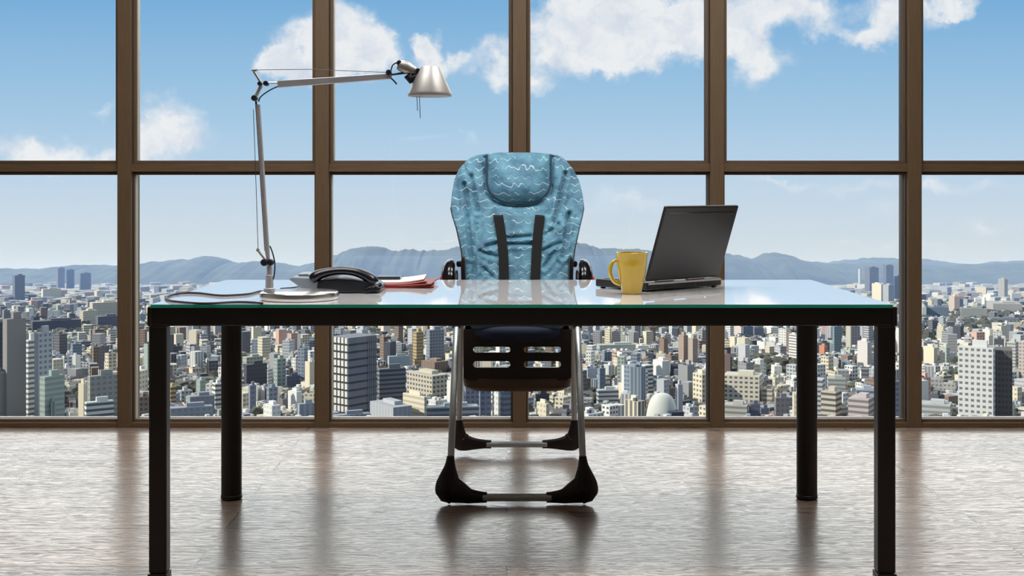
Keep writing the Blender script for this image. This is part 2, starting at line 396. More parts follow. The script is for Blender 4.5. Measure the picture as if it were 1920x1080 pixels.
for i in range(len(edges)-1):
    for lower in (True, False):
        a, b = edges[i]+.0335, edges[i+1]-.0335
        if lower: z0, z1, t = .0215, ztr-.0205, .0035
        else: z0, z1, t = ztr+.0205, ztop, .0125
        tr = .011                                 # rail height
        wn += 1
        root = MB(); y0, y1 = WY-.004, WY+.05
        root.box(a, a+t, y0, y1, z0, z1); root.box(b-t, b, y0, y1, z0, z1)
        root.box(a+t, b-t, y0, y1, z0, z0+tr); root.box(a+t, b-t, y0, y1, z1-tr, z1)
        g = .003
        root.mi = 1                                # pale strip: light on the inner sash edge, put into its colour
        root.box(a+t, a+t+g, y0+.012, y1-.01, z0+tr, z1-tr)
        root.mi = 2
        root.box(b-t-g*.6, b-t, y0+.012, y1-.01, z0+tr, z1-tr)
        w = struct(f'window_{wn}', root, [M_mull, M_litedge, M_gasket])
        gm = MB(); gm.box(a+t-.001, b-t+.001, WY+.020, WY+.026, z0+tr-.001, z1-tr+.001)
        obj('glass_pane', gm, M_glass, w)

# unseen glowing panels added overhead to brighten the desk top and chair
def fill_panel(x, y, e, sx=1.2, sy=.6, first=[True]):
    t = thing('ceiling_light', 'rectangular ceiling light panel over the '+('left' if x < 0 else 'right')+' half of the room, '+('above the desk front' if y < 3.5 else 'nearer the window'), 'ceiling light', (x, y, ZC), 'ceiling light panels')
    m = MB(); m.box(x-sx/2-.02, x+sx/2+.02, y-sy/2-.02, y+sy/2+.02, ZC-.03, ZC-.001); obj('frame', m, M_silver, t)
    em = bpy.data.materials.get('lamp_diffuser')
    if not em:
        em = bpy.data.materials.new('lamp_diffuser'); em.use_nodes = True; b = em.node_tree.nodes['Principled BSDF']
        b.inputs['Base Color'].default_value = (.9,.9,.9,1); b.inputs['Emission Color'].default_value = (1,.97,.93,1); b.inputs['Emission Strength'].default_value = FILL
    m = MB(); m.box(x-sx/2, x+sx/2, y-sy/2, y+sy/2, ZC-.038, ZC-.0305); obj('diffuser', m, em, t)
FILL = 12.0
for (x, y) in ((-.85, 3.1), (.95, 3.1), (-.85, 4.2), (.95, 4.2)): fill_panel(x, y, 1)

# ------------------------------------------------------------------ desk
DZ = .74
def build_desk():
    t = thing('office_desk', 'long black metal framed desk with a white glossy glass top standing on the wood floor', 'desk', (.04, 3.85, 0))
    yf, yr = 3.40, 4.31
    zt = DZ
    xl, xr = -.967, 1.051
    m = MB(); m.box(-.960, 1.041, yf-.004, yr, zt-.009, zt)
    o = obj('glass_top', m, [M_top, M_edge], t)
    for p in o.data.polygons:
        if abs(p.normal.z) < .5: p.material_index = 1
    tz = zt-.0095; az = tz-.049
    m = MB(); m.box(xl, xr, yf, yf+.04, az, tz); obj('front_rail', m, M_black, t, bevel=.005)
    m = MB(); m.box(xl, xr, yr-.04, yr-.002, az, tz); obj('rear_rail', m, M_black, t, bevel=.005)
    for x in (xl+.002, xr-.042):
        m = MB(); m.box(x, x+.04, yf+.04, yr-.04, az, tz); obj('side_rail', m, M_black, t, bevel=.004)
    m = MB(); m.box(.02, .06, yf+.04, yr-.04, az, tz); obj('cross_bar', m, M_black, t, bevel=.004)
    # front legs: flat sided, with a small foot
    for x, s in ((xl-.0, 1), (xr-.048, 1)):
        m = MB(); m.box(x, x+.048, yf-.001, yf+.046, .012, az+.002); L = obj('leg', m, M_black, t, bevel=.006)
        m = MB(); m.box(x-.002, x+.050, yf-.003, yf+.048, 0, .012); obj('foot_cap', m, M_blackplastic, L, bevel=.002)
    for x in (xl-.0, xr-.066):
        m = MB(); m.lathe([(.0345, .012), (.0345, az+.002)], (x+.0335, yr-.036, 0), n=40); L = obj('leg', m, M_black, t, smooth=True)
        m = MB(); m.lathe([(.031, 0), (.036, .004), (.036, .014), (.034, .016)], (x+.0335, yr-.036, 0), n=40); obj('foot_cap', m, M_blackplastic, L, smooth=True)
    # corner caps of the frame
    for x in (xl-.003, xr-.010):
        m = MB(); m.box(x, x+.013, yf-.003, yf+.03, az, tz+.003); obj('corner_cap', m, M_blackplastic, t, bevel=.003)
build_desk()

# ------------------------------------------------------------------ high chair
def build_highchair():
    CXM = .0375
    t = thing('high_chair', 'folding baby high chair with teal wave patterned padded seat behind the desk', 'high chair', (CXM, 4.6, 0))
    rows = [(286,935,1005),(287.5,915,1025),(290,898,1042),(295,883,1054),(304,871,1064),(318,860,1075),(338,852,1085),(362,848,1091),(385,846,1094),(402,849,1091),(430,858,1084),(470,867,1075),(524,872,1070),(565,874,1067),(605,878,1062)]
    def row(py):
        for i in range(len(rows)-1):
            a, b = rows[i], rows[i+1]
            if py <= b[0]: k = (py-a[0])/(b[0]-a[0]); return a[1]+(b[1]-a[1])*k, a[2]+(b[2]-a[2])*k
        return rows[-1][1], rows[-1][2]
    def D(py): return 4.86-(py-286)/(605-286)*.30
    folds = [((871,345),(885,480),.9),((884,330),(896,395),.9),((1060,325),(1038,418),1.0),((1066,400),(1054,480),.9),((950,446),(996,442),.7),((948,457),(1000,456),.6),((912,462),(932,455),.7),
             ((1046,420),(1022,440),.5),((868,300),(880,345),.5),((905,500),(925,520),.5),((1020,500),(1040,470),.5),((893,420),(890,520),.5),((1035,350),(1028,400),.4),((900,470),(930,480),.5),((1015,470),(1050,455),.6)]
    def fold(px, py):
        s = 0
        for (a, b, w) in folds:
            ax, ay = a; bx, by = b; dx, dy = bx-ax, by-ay; L2 = dx*dx+dy*dy
            k = max(-.15, min(1.15, ((px-ax)*dx+(py-ay)*dy)/L2)); k2 = max(0, min(1, k))
            qx, qy = ax+k2*dx, ay+k2*dy; d = math.hypot(px-qx, py-qy)
            s += w*(.017*math.exp(-(d/2.8)**2)-.009*math.exp(-((d-8)/4.5)**2))
        return s
    _f = fold
    def fold(px, py):
        s = _f(px, py)
        if py > 292:
            r = (abs((px-972.5)/60)**2.8+abs((py-337)/47)**2.8)**(1/2.8)
            if py < 335: r = abs(px-972.5)/60
            s += .016*math.exp(-((r-1.04)/.07)**2)
        return s
    def front_bulge(a, py):   # a in -1..1 across; how far the padding comes toward the sitter
        wing = .055*abs(a)**3*min(1, max(0, (py-300)/120))
        return wing
    def back(u, v):
        py = 286+v*(605-286); xl, xr = row(py); c = (xl+xr)/2; hw = (xr-xl)/2
        ph = 2*PI*u-PI/2
        cs, sn = math.cos(ph), math.sin(ph)
        a = math.copysign(abs(cs)**.75, cs)
        tk = .034*min(1, ((py-286)/26)**.5+.12)
        px = c+hw*a
        y = D(py)+tk*sn-front_bulge(a, py)*(1 if sn < 0 else .35)
        if sn < -.05: y += fold(px, py)+.0025*math.sin(px*.31+py*.11)*math.sin(py*.17)
        q = P(px, py, D(py)); q.y = y; return q
    m = MB(); m.grid(back, 200, 130, closeu=True)
    bk = obj('backrest_cover', m, M_fabric, t, smooth=True)
    # head cushion, U shaped
    def cush(u, v):
        ph = 2*PI*u; r = 1-v
        # D-shaped outline: flat-ish top, round bottom
        cs, sn = math.cos(ph), math.sin(ph)
        x = 60*math.copysign(abs(cs)**.6, cs); yy = (44*math.copysign(abs(sn)**.75, sn)+2) if sn > 0 else 49*math.copysign(abs(sn)**.32, sn)
        px = 972.5+x*r; py = 337+yy*r
        d = D(py)-.034
        h = (1-r**2.6)*.052
        q = P(px, py, D(py)); q.y = d-h+.008; return q
    m = MB(); m.grid(cush, 64, 20, closeu=True)
    obj('head_cushion', m, M_fabric, t, smooth=True)
    # dark tube standing in for the soft fold shadow around the cushion
    pts = []
    for (a, b) in ((913,291),(912.5,310),(912.5,330),(914,348),(922,364),(937,375),(955,380.5),(972.5,382),(990,380.5),(1008,375),(1023,364),(1031,348),(1032.5,330),(1032.5,310),(1032,291)):
        w = P(a, b, D(b)); w.y = D(b)-.036; pts.append(w)
    pts = smooth_path(pts, 4)
    m = MB(); m.tube(pts, .0042, 8); obj('cushion_seam', m, principled('dark_teal_piping', lin((26,58,78)), .8), t, smooth=True)
    # harness straps
    for path in ([(934,402),(940,440),(944,480),(945,524),(946,560),(948,590)], [(1012,402),(1008,440),(1005,480),(1003,524),(1001,560),(999,590)]):
        sp = smooth_path([Vector((a, 0, b)) for a, b in path], 6); vs = []; m = MB(); n = len(sp)
        for i, q in enumerate(sp):
            px, py = q.x, q.z
            for (dx, dy) in ((-9, 0), (9, 0), (9, 1), (-9, 1)):
                w = P(px+dx, py, D(py)); w.y = D(py)-.0440-.004*(1-dy) + (.016 if i == 0 else 0); vs.append(w)
        fs = []
        for i in range(n-1):
            for j in range(4): a = i*4+j; b = i*4+(j+1) % 4; fs.append((a, b, b+4, a+4))
        fs += [(0,1,2,3), tuple((n-1)*4+j for j in range(4))]
        m.raw(vs, fs); obj('harness_strap', m, M_strap, t)
    # rigid shell behind the cover
    def shell(u, v):
        py = 330+v*(625-330); xl, xr = row(min(py, 605)); c = (xl+xr)/2; k = min(1, max(0, (py-345)/45)); hw = (xr-xl)/2-16+k*19.5
        ph = 2*PI*u-PI/2; cs, sn = math.cos(ph), math.sin(ph); a = math.copysign(abs(cs)**.6, cs)
        y = D(py)+.036+.028*sn-.035*abs(a)**3*min(1, max(0, (py-360)/100))*(1 if sn < 0 else .6)
        q = P(c+hw*a, py, D(py)); q.y = y; return q
    m = MB(); m.grid(shell, 80, 40, closeu=True); obj('seat_shell', m, M_shell, t, smooth=True)
    # seat: cushion and dark pan under it
    def slab(cx, cy, cz, hx, hy, hz, e=.35):
        def f(u, v):
            th = 2*PI*u; ph = PI*(v-.5)*.999; c = math.cos(ph); s_ = math.sin(ph)
            sg = lambda a, p: math.copysign(abs(a)**p, a)
            return Vector((cx+hx*sg(c, e)*sg(math.cos(th), e+.15), cy+hy*sg(c, e)*sg(math.sin(th), e+.15), cz+hz*sg(s_, .8)))
        return f
    m = MB(); m.grid(slab(CXM, 4.53, .585, .175, .17, .035), 64, 24, closeu=True); obj('seat_cushion', m, M_fabric, t, smooth=True)
    m = MB(); m.grid(slab(CXM+.0, 4.53, .551, .165, .185, .040, .5), 64, 24, closeu=True); obj('seat_pan', m, M_seatpad, t, smooth=True)
    # side hubs (adjustment discs) on their axles
    for s in (-1, 1):
        xh = CXM+s*.246
        prof = [(.012, -.020), (.078, -.020), (.0925, -.014), (.096, -.004), (.092, .008), (.076, .022), (.048, .031), (.02, .034)]
        if s < 0: prof = [(r, -h) for r, h in prof]
        m = MB(); m.lathe(prof, (xh, 4.60, .70), 'X', n=48); h = obj('side_disc', m, M_gloss, t, smooth=True)
        m = MB(); m.lathe([(.050, 0), (.056, .002), (.056, .006), (.050, .008)], (xh-s*.026-.004, 4.60, .70), 'X', n=48); obj('inner_disc', m, M_boot, h, smooth=True)
        m = MB(); m.lathe([(.006, -.003), (.014, 0), (.012, .004), (.004, .006)] if s > 0 else [(.006, .003), (.014, 0), (.012, -.004), (.004, -.006)], (xh+s*.026, 4.53, .725), 'X', n=20); obj('red_button', m, M_reddot, h, smooth=True)
        m = MB(); m.tube([(xh-s*.03, 4.62, .775), (CXM+s*.188, 4.64, .775)], .011); obj('link_pin', m, M_blackplastic, t, smooth=True)
        m = MB(); m.tube([(xh-s*.03, 4.60, .70), (CXM+s*.19, 4.60, .70)], .02); obj('axle', m, M_blackplastic, t, smooth=True)
        # arm wing of the seat
        m = MB(); m.prism([(CXM+s*.178, .56), (CXM+s*.196, .56), (CXM+s*.202, .79), (CXM+s*.196, .81), (CXM+s*.188, .80)], 4.50, 4.74); obj('side_wing', m, M_boot, t, bevel=.006)
    # tubes
    near_x = (P(845,860,4.2).x, P(1093,860,4.2).x); rear_x = (P(861,790,4.98).x, P(1077,790,4.98).x)
    for i, s in ((0, -1), (1, 1)):
        hx = CXM+s*.2195
        a = P((845, 1093)[i], 870, 4.20); b = Vector((hx-s*.004, 4.58, .66))
        m = MB(); m.tube([a, b], .0115, 16); obj('front_leg_tube', m, M_steel, t, smooth=True)
        c = Vector((rear_x[i], 4.99, .14)); d = Vector((hx-s*.018, 4.63, .66))
        m = MB(); m.tube([c, d], .0105, 16); obj('rear_leg_tube', m, M_steel, t, smooth=True)
        # dark sleeve where the legs enter the frame
        q = a.lerp(b, .80); e = a.lerp(b, 1.0)
        m = MB(); m.tube([q, q.lerp(e, .15), q.lerp(e, .8), e], [.0155, .0175, .0185, .016], 20); obj('leg_sleeve', m, M_boot, t, smooth=True)
    # corner boots and crossbars
    def boot(path, d, name='corner_boot', flat=.62):
        s = F/d; sp = smooth_path([Vector((a, r, b)) for a, b, r in path], 6)
        pts = [P(q.x, q.z, d) for q in sp]; rs = [max(.003, q.y/s) for q in sp]
        for p, r in zip(pts, rs): p.z = max(p.z, r+.0015)
        m = MB(); m.tube(pts, rs, 20, sy=flat); return obj(name, m, M_boot, t, smooth=True)
    nl = [(845,855,7),(844,872,10),(842,892,18),(841,910,25),(845,920,27.5),(860,926,22),(880,930,14.5),(900,932,11),(913,932.5,10)]
    boot(nl, 4.20)
    boot([(1937.5-a, b, r) for a, b, r in nl], 4.20)
    rl = [(861,787,6.5),(861,800,9),(861,815,14),(864,826,18),(873,830,15.5),(890,832,11),(908,832.5,8.5),(921,833,8)]
    boot(rl, 4.99)
    boot([(1938-a, b, r) for a, b, r in rl], 4.99)
    for (xa, xb, py, d, r) in ((905, 1034, 932.5, 4.20, .0135), (912, 1026, 833, 4.99, .0125)):
        a = P(xa, py, d); b = P(xb, py, d); m = MB(); m.tube([a, b], r, 16); obj('crossbar', m, M_steel, t, smooth=True)
    # storage basket with two rows of slots
    yb = 4.42; s = F/yb
    def X(px): return (px-CX)/s
    def Z(py): return CZ-(py-HY)/s
    def capsule(xa, xb, ya, yb_):
        r = (yb_-ya)/2; out = []; c = (ya+yb_)/2
        for i in range(9): a = PI/2+PI*i/8; out.append((X(xa+r+r*math.cos(a)), Z(c-r*math.sin(a))))
        for i in range(9): a = -PI/2+PI*i/8; out.append((X(xb-r+r*math.cos(a)), Z(c-r*math.sin(a))))
        return out
    outer = [(X(869), Z(618)), (X(1071), Z(618)), (X(1071), Z(706)), (X(1063), Z(713)), (X(877), Z(713)), (X(869), Z(706))]
    holes = [capsule(887, 957, 650, 661), capsule(982, 1052, 650, 661), capsule(887, 957, 677, 689), capsule(982, 1052, 677, 689)]
    holed_panel('basket_front', outer, holes, .006, M_basket, t, yb)
    def bowl(u, v):
        th = 2*PI*u; k = [(.192,.150,.385),(.194,.152,.372),(.190,.150,.352),(.170,.135,.339),(.12,.10,.336)]
        i = min(int(v*4), 3); f_ = v*4-i; hx, hy, z = [k[i][j]+(k[i+1][j]-k[i][j])*f_ for j in range(3)]
        sg = lambda a: math.copysign(abs(a)**.35, a)
        return Vector((CXM+hx*sg(math.cos(th)), 4.563+hy*sg(math.sin(th)), z))
    m = MB(); m.grid(bowl, 64, 9, closeu=True); obj('basket_tray', m, M_basketlip, t, smooth=True)
    for sd in (-1, 1):
        m = MB(); m.box(CXM+sd*.186-.003, CXM+sd*.186+.003, 4.424, 4.70, .384, .555); obj('basket_side', m, M_basket, t, bevel=.002)
build_highchair()

# ------------------------------------------------------------------ desk lamp
def build_lamp():
    d = 3.56
    def Q(px, py, dd=0): return P(px, py, d+dd)
    c = Q(561.5, 560); c.z = DZ
    t = thing('desk_lamp', 'grey metal swing arm desk lamp on round base at left end of the desk', 'desk lamp', (c.x, c.y, DZ))
    r = 73.5/(F/d)
    m = MB(); m.lathe([(r-.004, .0), (r-.001, .0015), (r, .004), (r, .019), (r-.0015, .0215), (r-.004, .0225), (.02, .023)], c, n=64)
    base = obj('round_base', m, principled('polished_base', lin((200,198,196)), .18, .9), t, smooth=True)
    px = Q(505, 500).x; z0 = DZ+.0225
    m = MB(); m.lathe([(.0155, z0), (.0155, z0+.008), (.0115, z0+.010), (.0105, z0+.045), (.0085, z0+.046), (.0072, z0+.050), (.0072, Q(505,493).z)], (px, d, 0), n=24)
    obj('stem', m, M_alu, t, smooth=True)
    def knob(a, b, r, w=.026, mat=M_darkmetal, par=t, name='joint'):
        q = Q(a, b); m = MB(); m.lathe([(r*.8, -w/2), (r, -w/2+.003), (r, w/2-.003), (r*.8, w/2)], q, 'Y', n=24); return obj(name, m, mat, par, smooth=True)
    # lower arm: flat oval tube with a rail on its left edge
    m = MB(); m.tube([Q(503, 489), Q(501, 470), Q(484, 196)], [.0050, .0068, .0068], 16); la = obj('lower_arm', m, M_alu, t, smooth=True)
    m = MB(); m.tube([Q(497.5, 470), Q(480, 190)], .0028, 8); obj('arm_rail', m, M_darkmetal, la, smooth=True)
    m = MB(); m.tube([Q(484, 470), Q(479.5, 330), Q(475, 205)], .0009, 6); obj('spring_wire', m, M_wire, la)
    m = MB(); m.tube([Q(499, 490), Q(483, 469)], .0032, 10); m.tube([Q(482, 471), Q(485, 466)], .0045, 10); obj('lever', m, M_lampgrey, la, smooth=True)
    knob(496, 492, .0105, .020); knob(507, 492, .0095, .024, M_darkmetal)
    m = MB(); m.tube(smooth_path([Q(506, 461), Q(511, 474), Q(515, 492), Q(515, 508), Q(513, 521), Q(509, 529)]), .0019, 8); obj('power_wire', m, M_darkmetal, la, smooth=True)
    knob(477.5, 184, .0085)
    m = MB(); m.tube([Q(479, 182), Q(490, 160)], .0055, 12); obj('elbow_link', m, M_alu, t, smooth=True)
    knob(487.5, 157, .0065, .022); knob(499, 156.5, .0075, .024)
    m = MB(); m.tube([Q(489, 154), Q(476, 134)], .0035, 10); m.tube([Q(472, 131.5), Q(482, 131)], .0036, 8); obj('lever', m, M_lampgrey, t, smooth=True)
    # upper arm
    m = MB(); m.tube([Q(499, 155.5), Q(523, 155)], .0035, 10)
    a0, a1 = Q(521, 158), Q(733, 143)
    ax = (a1-a0).normalized(); nz = Vector((-ax.z, 0, ax.x))
    hw0, hw1 = .0098, .0080
    vs = []
    for (q, h) in ((a0, hw0), (a1, hw1)):
        for (sx, sy) in ((-1, -.007), (1, -.007), (1, .007), (-1, .007)): vs.append(q+nz*h*sx+Vector((0, sy, 0)))
    m.raw(vs, [(0,1,2,3),(4,7,6,5),(0,4,5,1),(1,5,6,2),(2,6,7,3),(3,7,4,0)])
    ua = obj('upper_arm', m, M_alu, t, bevel=.003, smooth=True)
    m = MB(); m.tube([Q(480, 131), Q(583, 130), Q(731, 136)], .0009, 6); obj('tension_wire', m, M_wire, ua)
    m = MB(); m.tube(smooth_path([Q(521, 162), Q(508, 168), Q(494, 177), Q(487, 184), Q(485, 191)]), .0019, 8); obj('power_wire', m, M_darkmetal, ua, smooth=True)
    knob(729, 136, .0080, .022)
    m = MB(); m.tube(smooth_path([Q(727, 146), Q(733, 147), Q(738, 151), Q(744, 158)]), .0022, 8); obj('lever', m, M_darkmetal, ua, smooth=True)
    m = MB(); m.tube(smooth_path([Q(733, 146), Q(733, 134), Q(736, 123), Q(743, 118), Q(750, 118)]), .0019, 8); obj('power_wire', m, M_darkmetal, ua, smooth=True)
    m = MB(); m.tube([Q(733, 140), Q(756, 137), Q(784, 135)], [.003, .0035, .0035], 10); obj('head_rod', m, M_darkmetal, t, smooth=True)
    # socket housing
    m = MB(); m.tube([Q(747, 121), Q(751, 122.5), Q(764, 127), Q(778, 133.5), Q(784, 136)], [.013, .0165, .0175, .012, .006], 24); hs = obj('socket_housing', m, M_lampgrey, t, smooth=True)
    knob(749, 118.5, .0075, .030, M_darkmetal, hs, 'cap'); 
    m = MB(); m.tube([Q(763, 141), Q(769, 149), Q(786, 143)], [.010, .0125, .010], 18); obj('swivel', m, M_darkmetal, t, smooth=True)
    knob(784, 133, .0072, .030)
    # shade: open truncated cone with wall thickness
    cb = Q(806, 180); s = F/d
    zt, zb = Q(0, 125).z, Q(0, 180.5).z; rt, rb = 18.5/s, 41/s
    prof = [(rb-.0025, zb), (rb, zb), (rb+.0004, zb+.004), (rb-.0012, zb+.010), (rt+.001, zt-.004), (rt-.003, zt), (.004, zt), (.004, zt-.002), (rt-.004, zt-.003), (rb-.0045, zb+.004)]
    m = MB(); m.lathe(prof, (cb.x, d, 0), n=56); obj('lamp_shade', m, M_lampgrey, t, smooth=True)
    m = MB(); m.lathe([(.013, zt-.045), (.015, zt-.03), (.010, zt-.008)], (cb.x, d, 0), n=24); obj('bulb', m, principled('frosted_bulb', (.85,.85,.82,1), .4), t, smooth=True)
    for (a, b, e, f_) in ((781, 181, 783, 208), (786, 181, 788, 222)):
        m = MB(); m.tube([Q(a, b-10), Q(e, f_)], .0009, 6); obj('pull_cord', m, M_wire, t)
    # mains cord lying on the desk
    pts = []
    for (a, b) in ((497, 546), (484, 547), (468, 551), (440, 553.5), (410, 554), (375, 550), (345, 549.5), (322, 553), (311, 559), (320, 564), (345, 567), (375, 569), (405, 568.5), (440, 566.5), (470, 567), (492, 569)):
        dd = F*(CZ-DZ-.0035)/(b-HY); q = P(a, b, dd); q.z = DZ+.0036; pts.append(q)
    m = MB(); m.tube(smooth_path(pts), .0032, 8); tag(obj('power_cord', m, M_cord, None, loc=pts[8], smooth=True), 'thin dark lamp cord looping over the left end of the white desk top', 'cord')
build_lamp()

# ------------------------------------------------------------------ telephone
def build_phone():
    d = 3.84; s = F/d
    def Q(px, py, y=0): return P(px, py, d+y)
    def poly(pts): return [(Q(a, b).x, Q(a, b).z) for a, b in pts]
    def zed(poly_): return [(x, max(z, DZ+.0015)) for x, z in poly_]
    t = thing('desk_telephone', 'navy black office telephone with curved handset and grey keypad behind lamp base', 'telephone', (Q(640, 0).x, d, DZ))
    m = MB(); m.prism(zed(poly([(604,524),(614,519),(640,517),(668,519),(690,524),(708,528),(718,535),(719,542),(712,548),(690,550),(612,550),(600,543)])), d-.085, d+.085); b = obj('console', m, M_navy, t, bevel=.008, segs=3)
    m = MB(); m.prism(zed(poly([(548.5,520.5),(556,516.5),(583,517.5),(603,524.5),(609,529),(604,544),(590,546),(578,541)])), d-.075, d+.080); k = obj('keypad_panel', m, M_grey, t, bevel=.004)
    m = MB(); m.prism(poly([(559,513.2),(580,512.6),(586,518),(562,517)]), d-.02, d+.085); obj('display', m, M_grey, k, bevel=.002)
    # handset
    path = [(585,524,12),(592,519,13.5),(602,514,11.5),(622,509,9.5),(645,507.5,9.3),(668,510.5,10),(686,517.5,11.5),(698,525,13),(702,531,11)]
    sp = smooth_path([Vector((a, r, c)) for a, c, r in path], 5)
    m = MB(); m.tube([Q(q.x, q.z, -.062) for q in sp], [q.y/s*.80 for q in sp], 24, sy=1.5); obj('handset', m, M_navy, t, smooth=True)
    m = MB(); m.tube(smooth_path([Q(613,527,-.06), Q(640,522.5,-.06), Q(668,525,-.06), Q(690,532,-.06)]), [.0045]*19, 12); obj('cradle', m, M_navy, t, smooth=True)
    # coiled cord curling round the right end
    pts = []
    for i in range(260):
        a = i/259; ang = -1.3+a*3.0; cx, cy = 692, 540
        bx = 690+26*math.cos(ang-.3); q = Vector((Q(bx, 0).x, d-.095+.05*math.sin(ang*.9)+.03, DZ+.0085+.014*max(0, math.sin(a*PI))))
        ph = a*2*PI*26; q += Vector((math.cos(ph)*.003, math.sin(ph)*.004*.6, math.sin(ph)*.005)); q.z = max(q.z, DZ+.003); pts.append(q)
    m = MB(); m.tube(pts, .0019, 6); obj('coiled_cord', m, M_navy, t, smooth=True)
    pts = [Vector((Q(a, 0).x, F*(CZ-DZ)/(b-HY)+.0, DZ+.003)) for a, b in ((560,533),(550,537),(541,541),(532,542),(520,543))]
    m = MB(); m.tube(smooth_path(pts), .0025, 8); obj('line_cord', m, M_cord, t, smooth=True)
build_phone()

# ------------------------------------------------------------------ folders, papers, notebook
def bent_sheet(x0, x1, y0, y1, z, th, curl, mat, name, label, cat, rot=0, group=None):
    cx, cy = (x0+x1)/2, (y0+y1)/2; hx, hy = (x1-x0)/2, (y1-y0)/2; nx = 14; m = MB(); vs = []; fs = []
    R = Matrix.Rotation(rot, 4, 'Z')
    for i in range(nx+1):
        u = i/nx; zz = z+curl*max(0, (u-.45)/.55)**2
        for (yy, dz) in ((-hy, 0), (hy, 0), (hy, th), (-hy, th)):
            q = R @ Vector((-hx+2*hx*u, yy, 0)); vs.append(Vector((cx+q.x, cy+q.y, zz+dz)))
    for i in range(nx):
        for j in range(4): a = i*4+j; b = i*4+(j+1) % 4; fs.append((a, b, b+4, a+4))
    fs += [(3,2,1,0), tuple(nx*4+j for j in range(4))]
    m.raw(vs, fs); return tag(obj(name, m, mat, None, loc=(cx, cy, z)), label, cat, group)
bent_sheet(-.452, -.235, 3.945, 4.19, DZ+.0002, .0045, .002, M_red, 'folder', 'dark red card folder lowest in the pile right of the telephone', 'folder', .05)
bent_sheet(-.455, -.232, 3.945, 4.20, DZ+.0050, .0040, .006, M_red, 'folder', 'dark red card folder with lifted corner, second from bottom of the pile', 'folder', -.04)
bent_sheet(-.450, -.262, 3.96, 4.20, DZ+.0093, .0020, .010, M_red2, 'folder', 'lighter red card folder near the top of the pile by the telephone', 'folder', .10)
bent_sheet(-.450, -.266, 4.0, 4.22, DZ+.0116, .0035, .011, M_paper, 'paper_stack', 'thin stack of white paper lying on top of the red folders', 'papers', .03)
m = MB(); m.box(-.424, -.346, 4.10, 4.20, DZ+.0160, DZ+.0250); tag(obj('notebook', m, M_gloss, None, loc=(-.385, 4.15, DZ+.0160), bevel=.0015), 'small flat black notebook on the white papers behind the telephone', 'notebook')

# ------------------------------------------------------------------ mug
def build_mug():
    d = F*(CZ-DZ)/(551.0-HY); s = F/d; c = P(1184.5, 540, d); c.z = DZ
    t = thing('coffee_mug', 'tapered yellow ceramic mug with loop handle standing in front of the laptop', 'mug', c)
    H = 78/s; k = lambda px: px/s
    prof = [(k(14), .0), (k(17), .0008), (k(18), .004), (k(22), H*.25), (k(26), H*.5), (k(28.3), H*.75), (k(29.5), H-.003), (k(30), H-.0008), (k(29.3), H), (k(28), H-.001), (k(26.5), H*.7), (k(22), H*.3), (k(15), .008)]
    m = MB(); m.lathe(prof, c, n=56); obj('mug_body', m, M_yellow, t, smooth=True)
    pts = smooth_path([P(1159, 489, d), P(1150, 491, d), P(1145.5, 499, d), P(1144, 510, d), P(1147, 521, d), P(1153, 529, d), P(1163, 533, d)])
    m = MB(); m.tube(pts, k(3.6), 14, sy=1.5); obj('handle', m, M_yellow, t, smooth=True)
build_mug()

# ------------------------------------------------------------------ laptop
def build_laptop():
    A = Vector((.424, 3.80, DZ)); B = Vector((.686, 4.02, DZ)); u = (B-A); W = u.length; u.normalize()
    w = Vector((-u.y, u.x, 0)); DP = .225; T = .024
    M = Matrix(((u.x, w.x, 0, A.x), (u.y, w.y, 0, A.y), (0, 0, 1, DZ), (0, 0, 0, 1)))
    c = A+u*W/2+w*DP/2
    t = thing('laptop', 'open dark grey laptop seen from behind its tilted lid at right of the desk', 'laptop', (c.x, c.y, DZ))
    m = MB(); m.M = M; m.box(0, W, 0, DP, .004, .004+T); b = obj('base', m, M_laptop, t, bevel=.004)
    m = MB(); m.M = M; m.box(.004, W-.004, -.0015, .0, .021, .027); obj('rear_trim', m, M_silver, b)
    m = MB(); m.M = M; m.box(.02, W-.02, .045, DP-.02, .0285, .0300); obj('keyboard', m, M_blackplastic, b, bevel=.001)
    for (a, e) in ((.05, .07), (.10, .13), (.205, .222), (.232, .240)):
        m = MB(); m.M = M; m.box(a, e, -.001, .0006, .009, .018); obj('port', m, M_gloss, b)
    for (a, e) in ((.02, .015), (W-.02, .015), (.02, DP-.015), (W-.02, DP-.015)):
        m = MB(); m.M = M; m.lathe([(.008, 0), (.008, .0045)], (a, e, 0), n=14); obj('rubber_foot', m, M_blackplastic, b)
    th = math.radians(19.5); LH = .243
    R = M @ Matrix.Translation((0, .012, .031)) @ Matrix.Rotation(th, 4, 'X')
    m = MB(); m.M = R; m.box(.004, W-.004, -.006, .006, .003, LH); l = obj('lid', m, M_laptop, t, bevel=.004, segs=3)
    m = MB(); m.M = R; m.box(.016, W-.016, .0060, .0068, .02, LH-.014); obj('screen', m, M_gloss, l)
    m = MB(); m.M = R; m.box(.02, W-.02, -.0066, -.0060, LH-.022, LH-.018); obj('lid_groove', m, M_gloss, l)
    for a in (.05, .19):
        m = MB(); m.M = M; m.tube([(a, .012, .031), (a+.075, .012, .031)], .0062, 14); obj('hinge', m, M_silver, t, smooth=True)
build_laptop()
# ------------------------------------------------------------------ the city outside: ground falling gently away from the tower
H0, VY = 100.0, 517.0
SL = (VY-HY)/F
def gz(d): return CZ-H0-SL*d
rnd = random.Random(7)

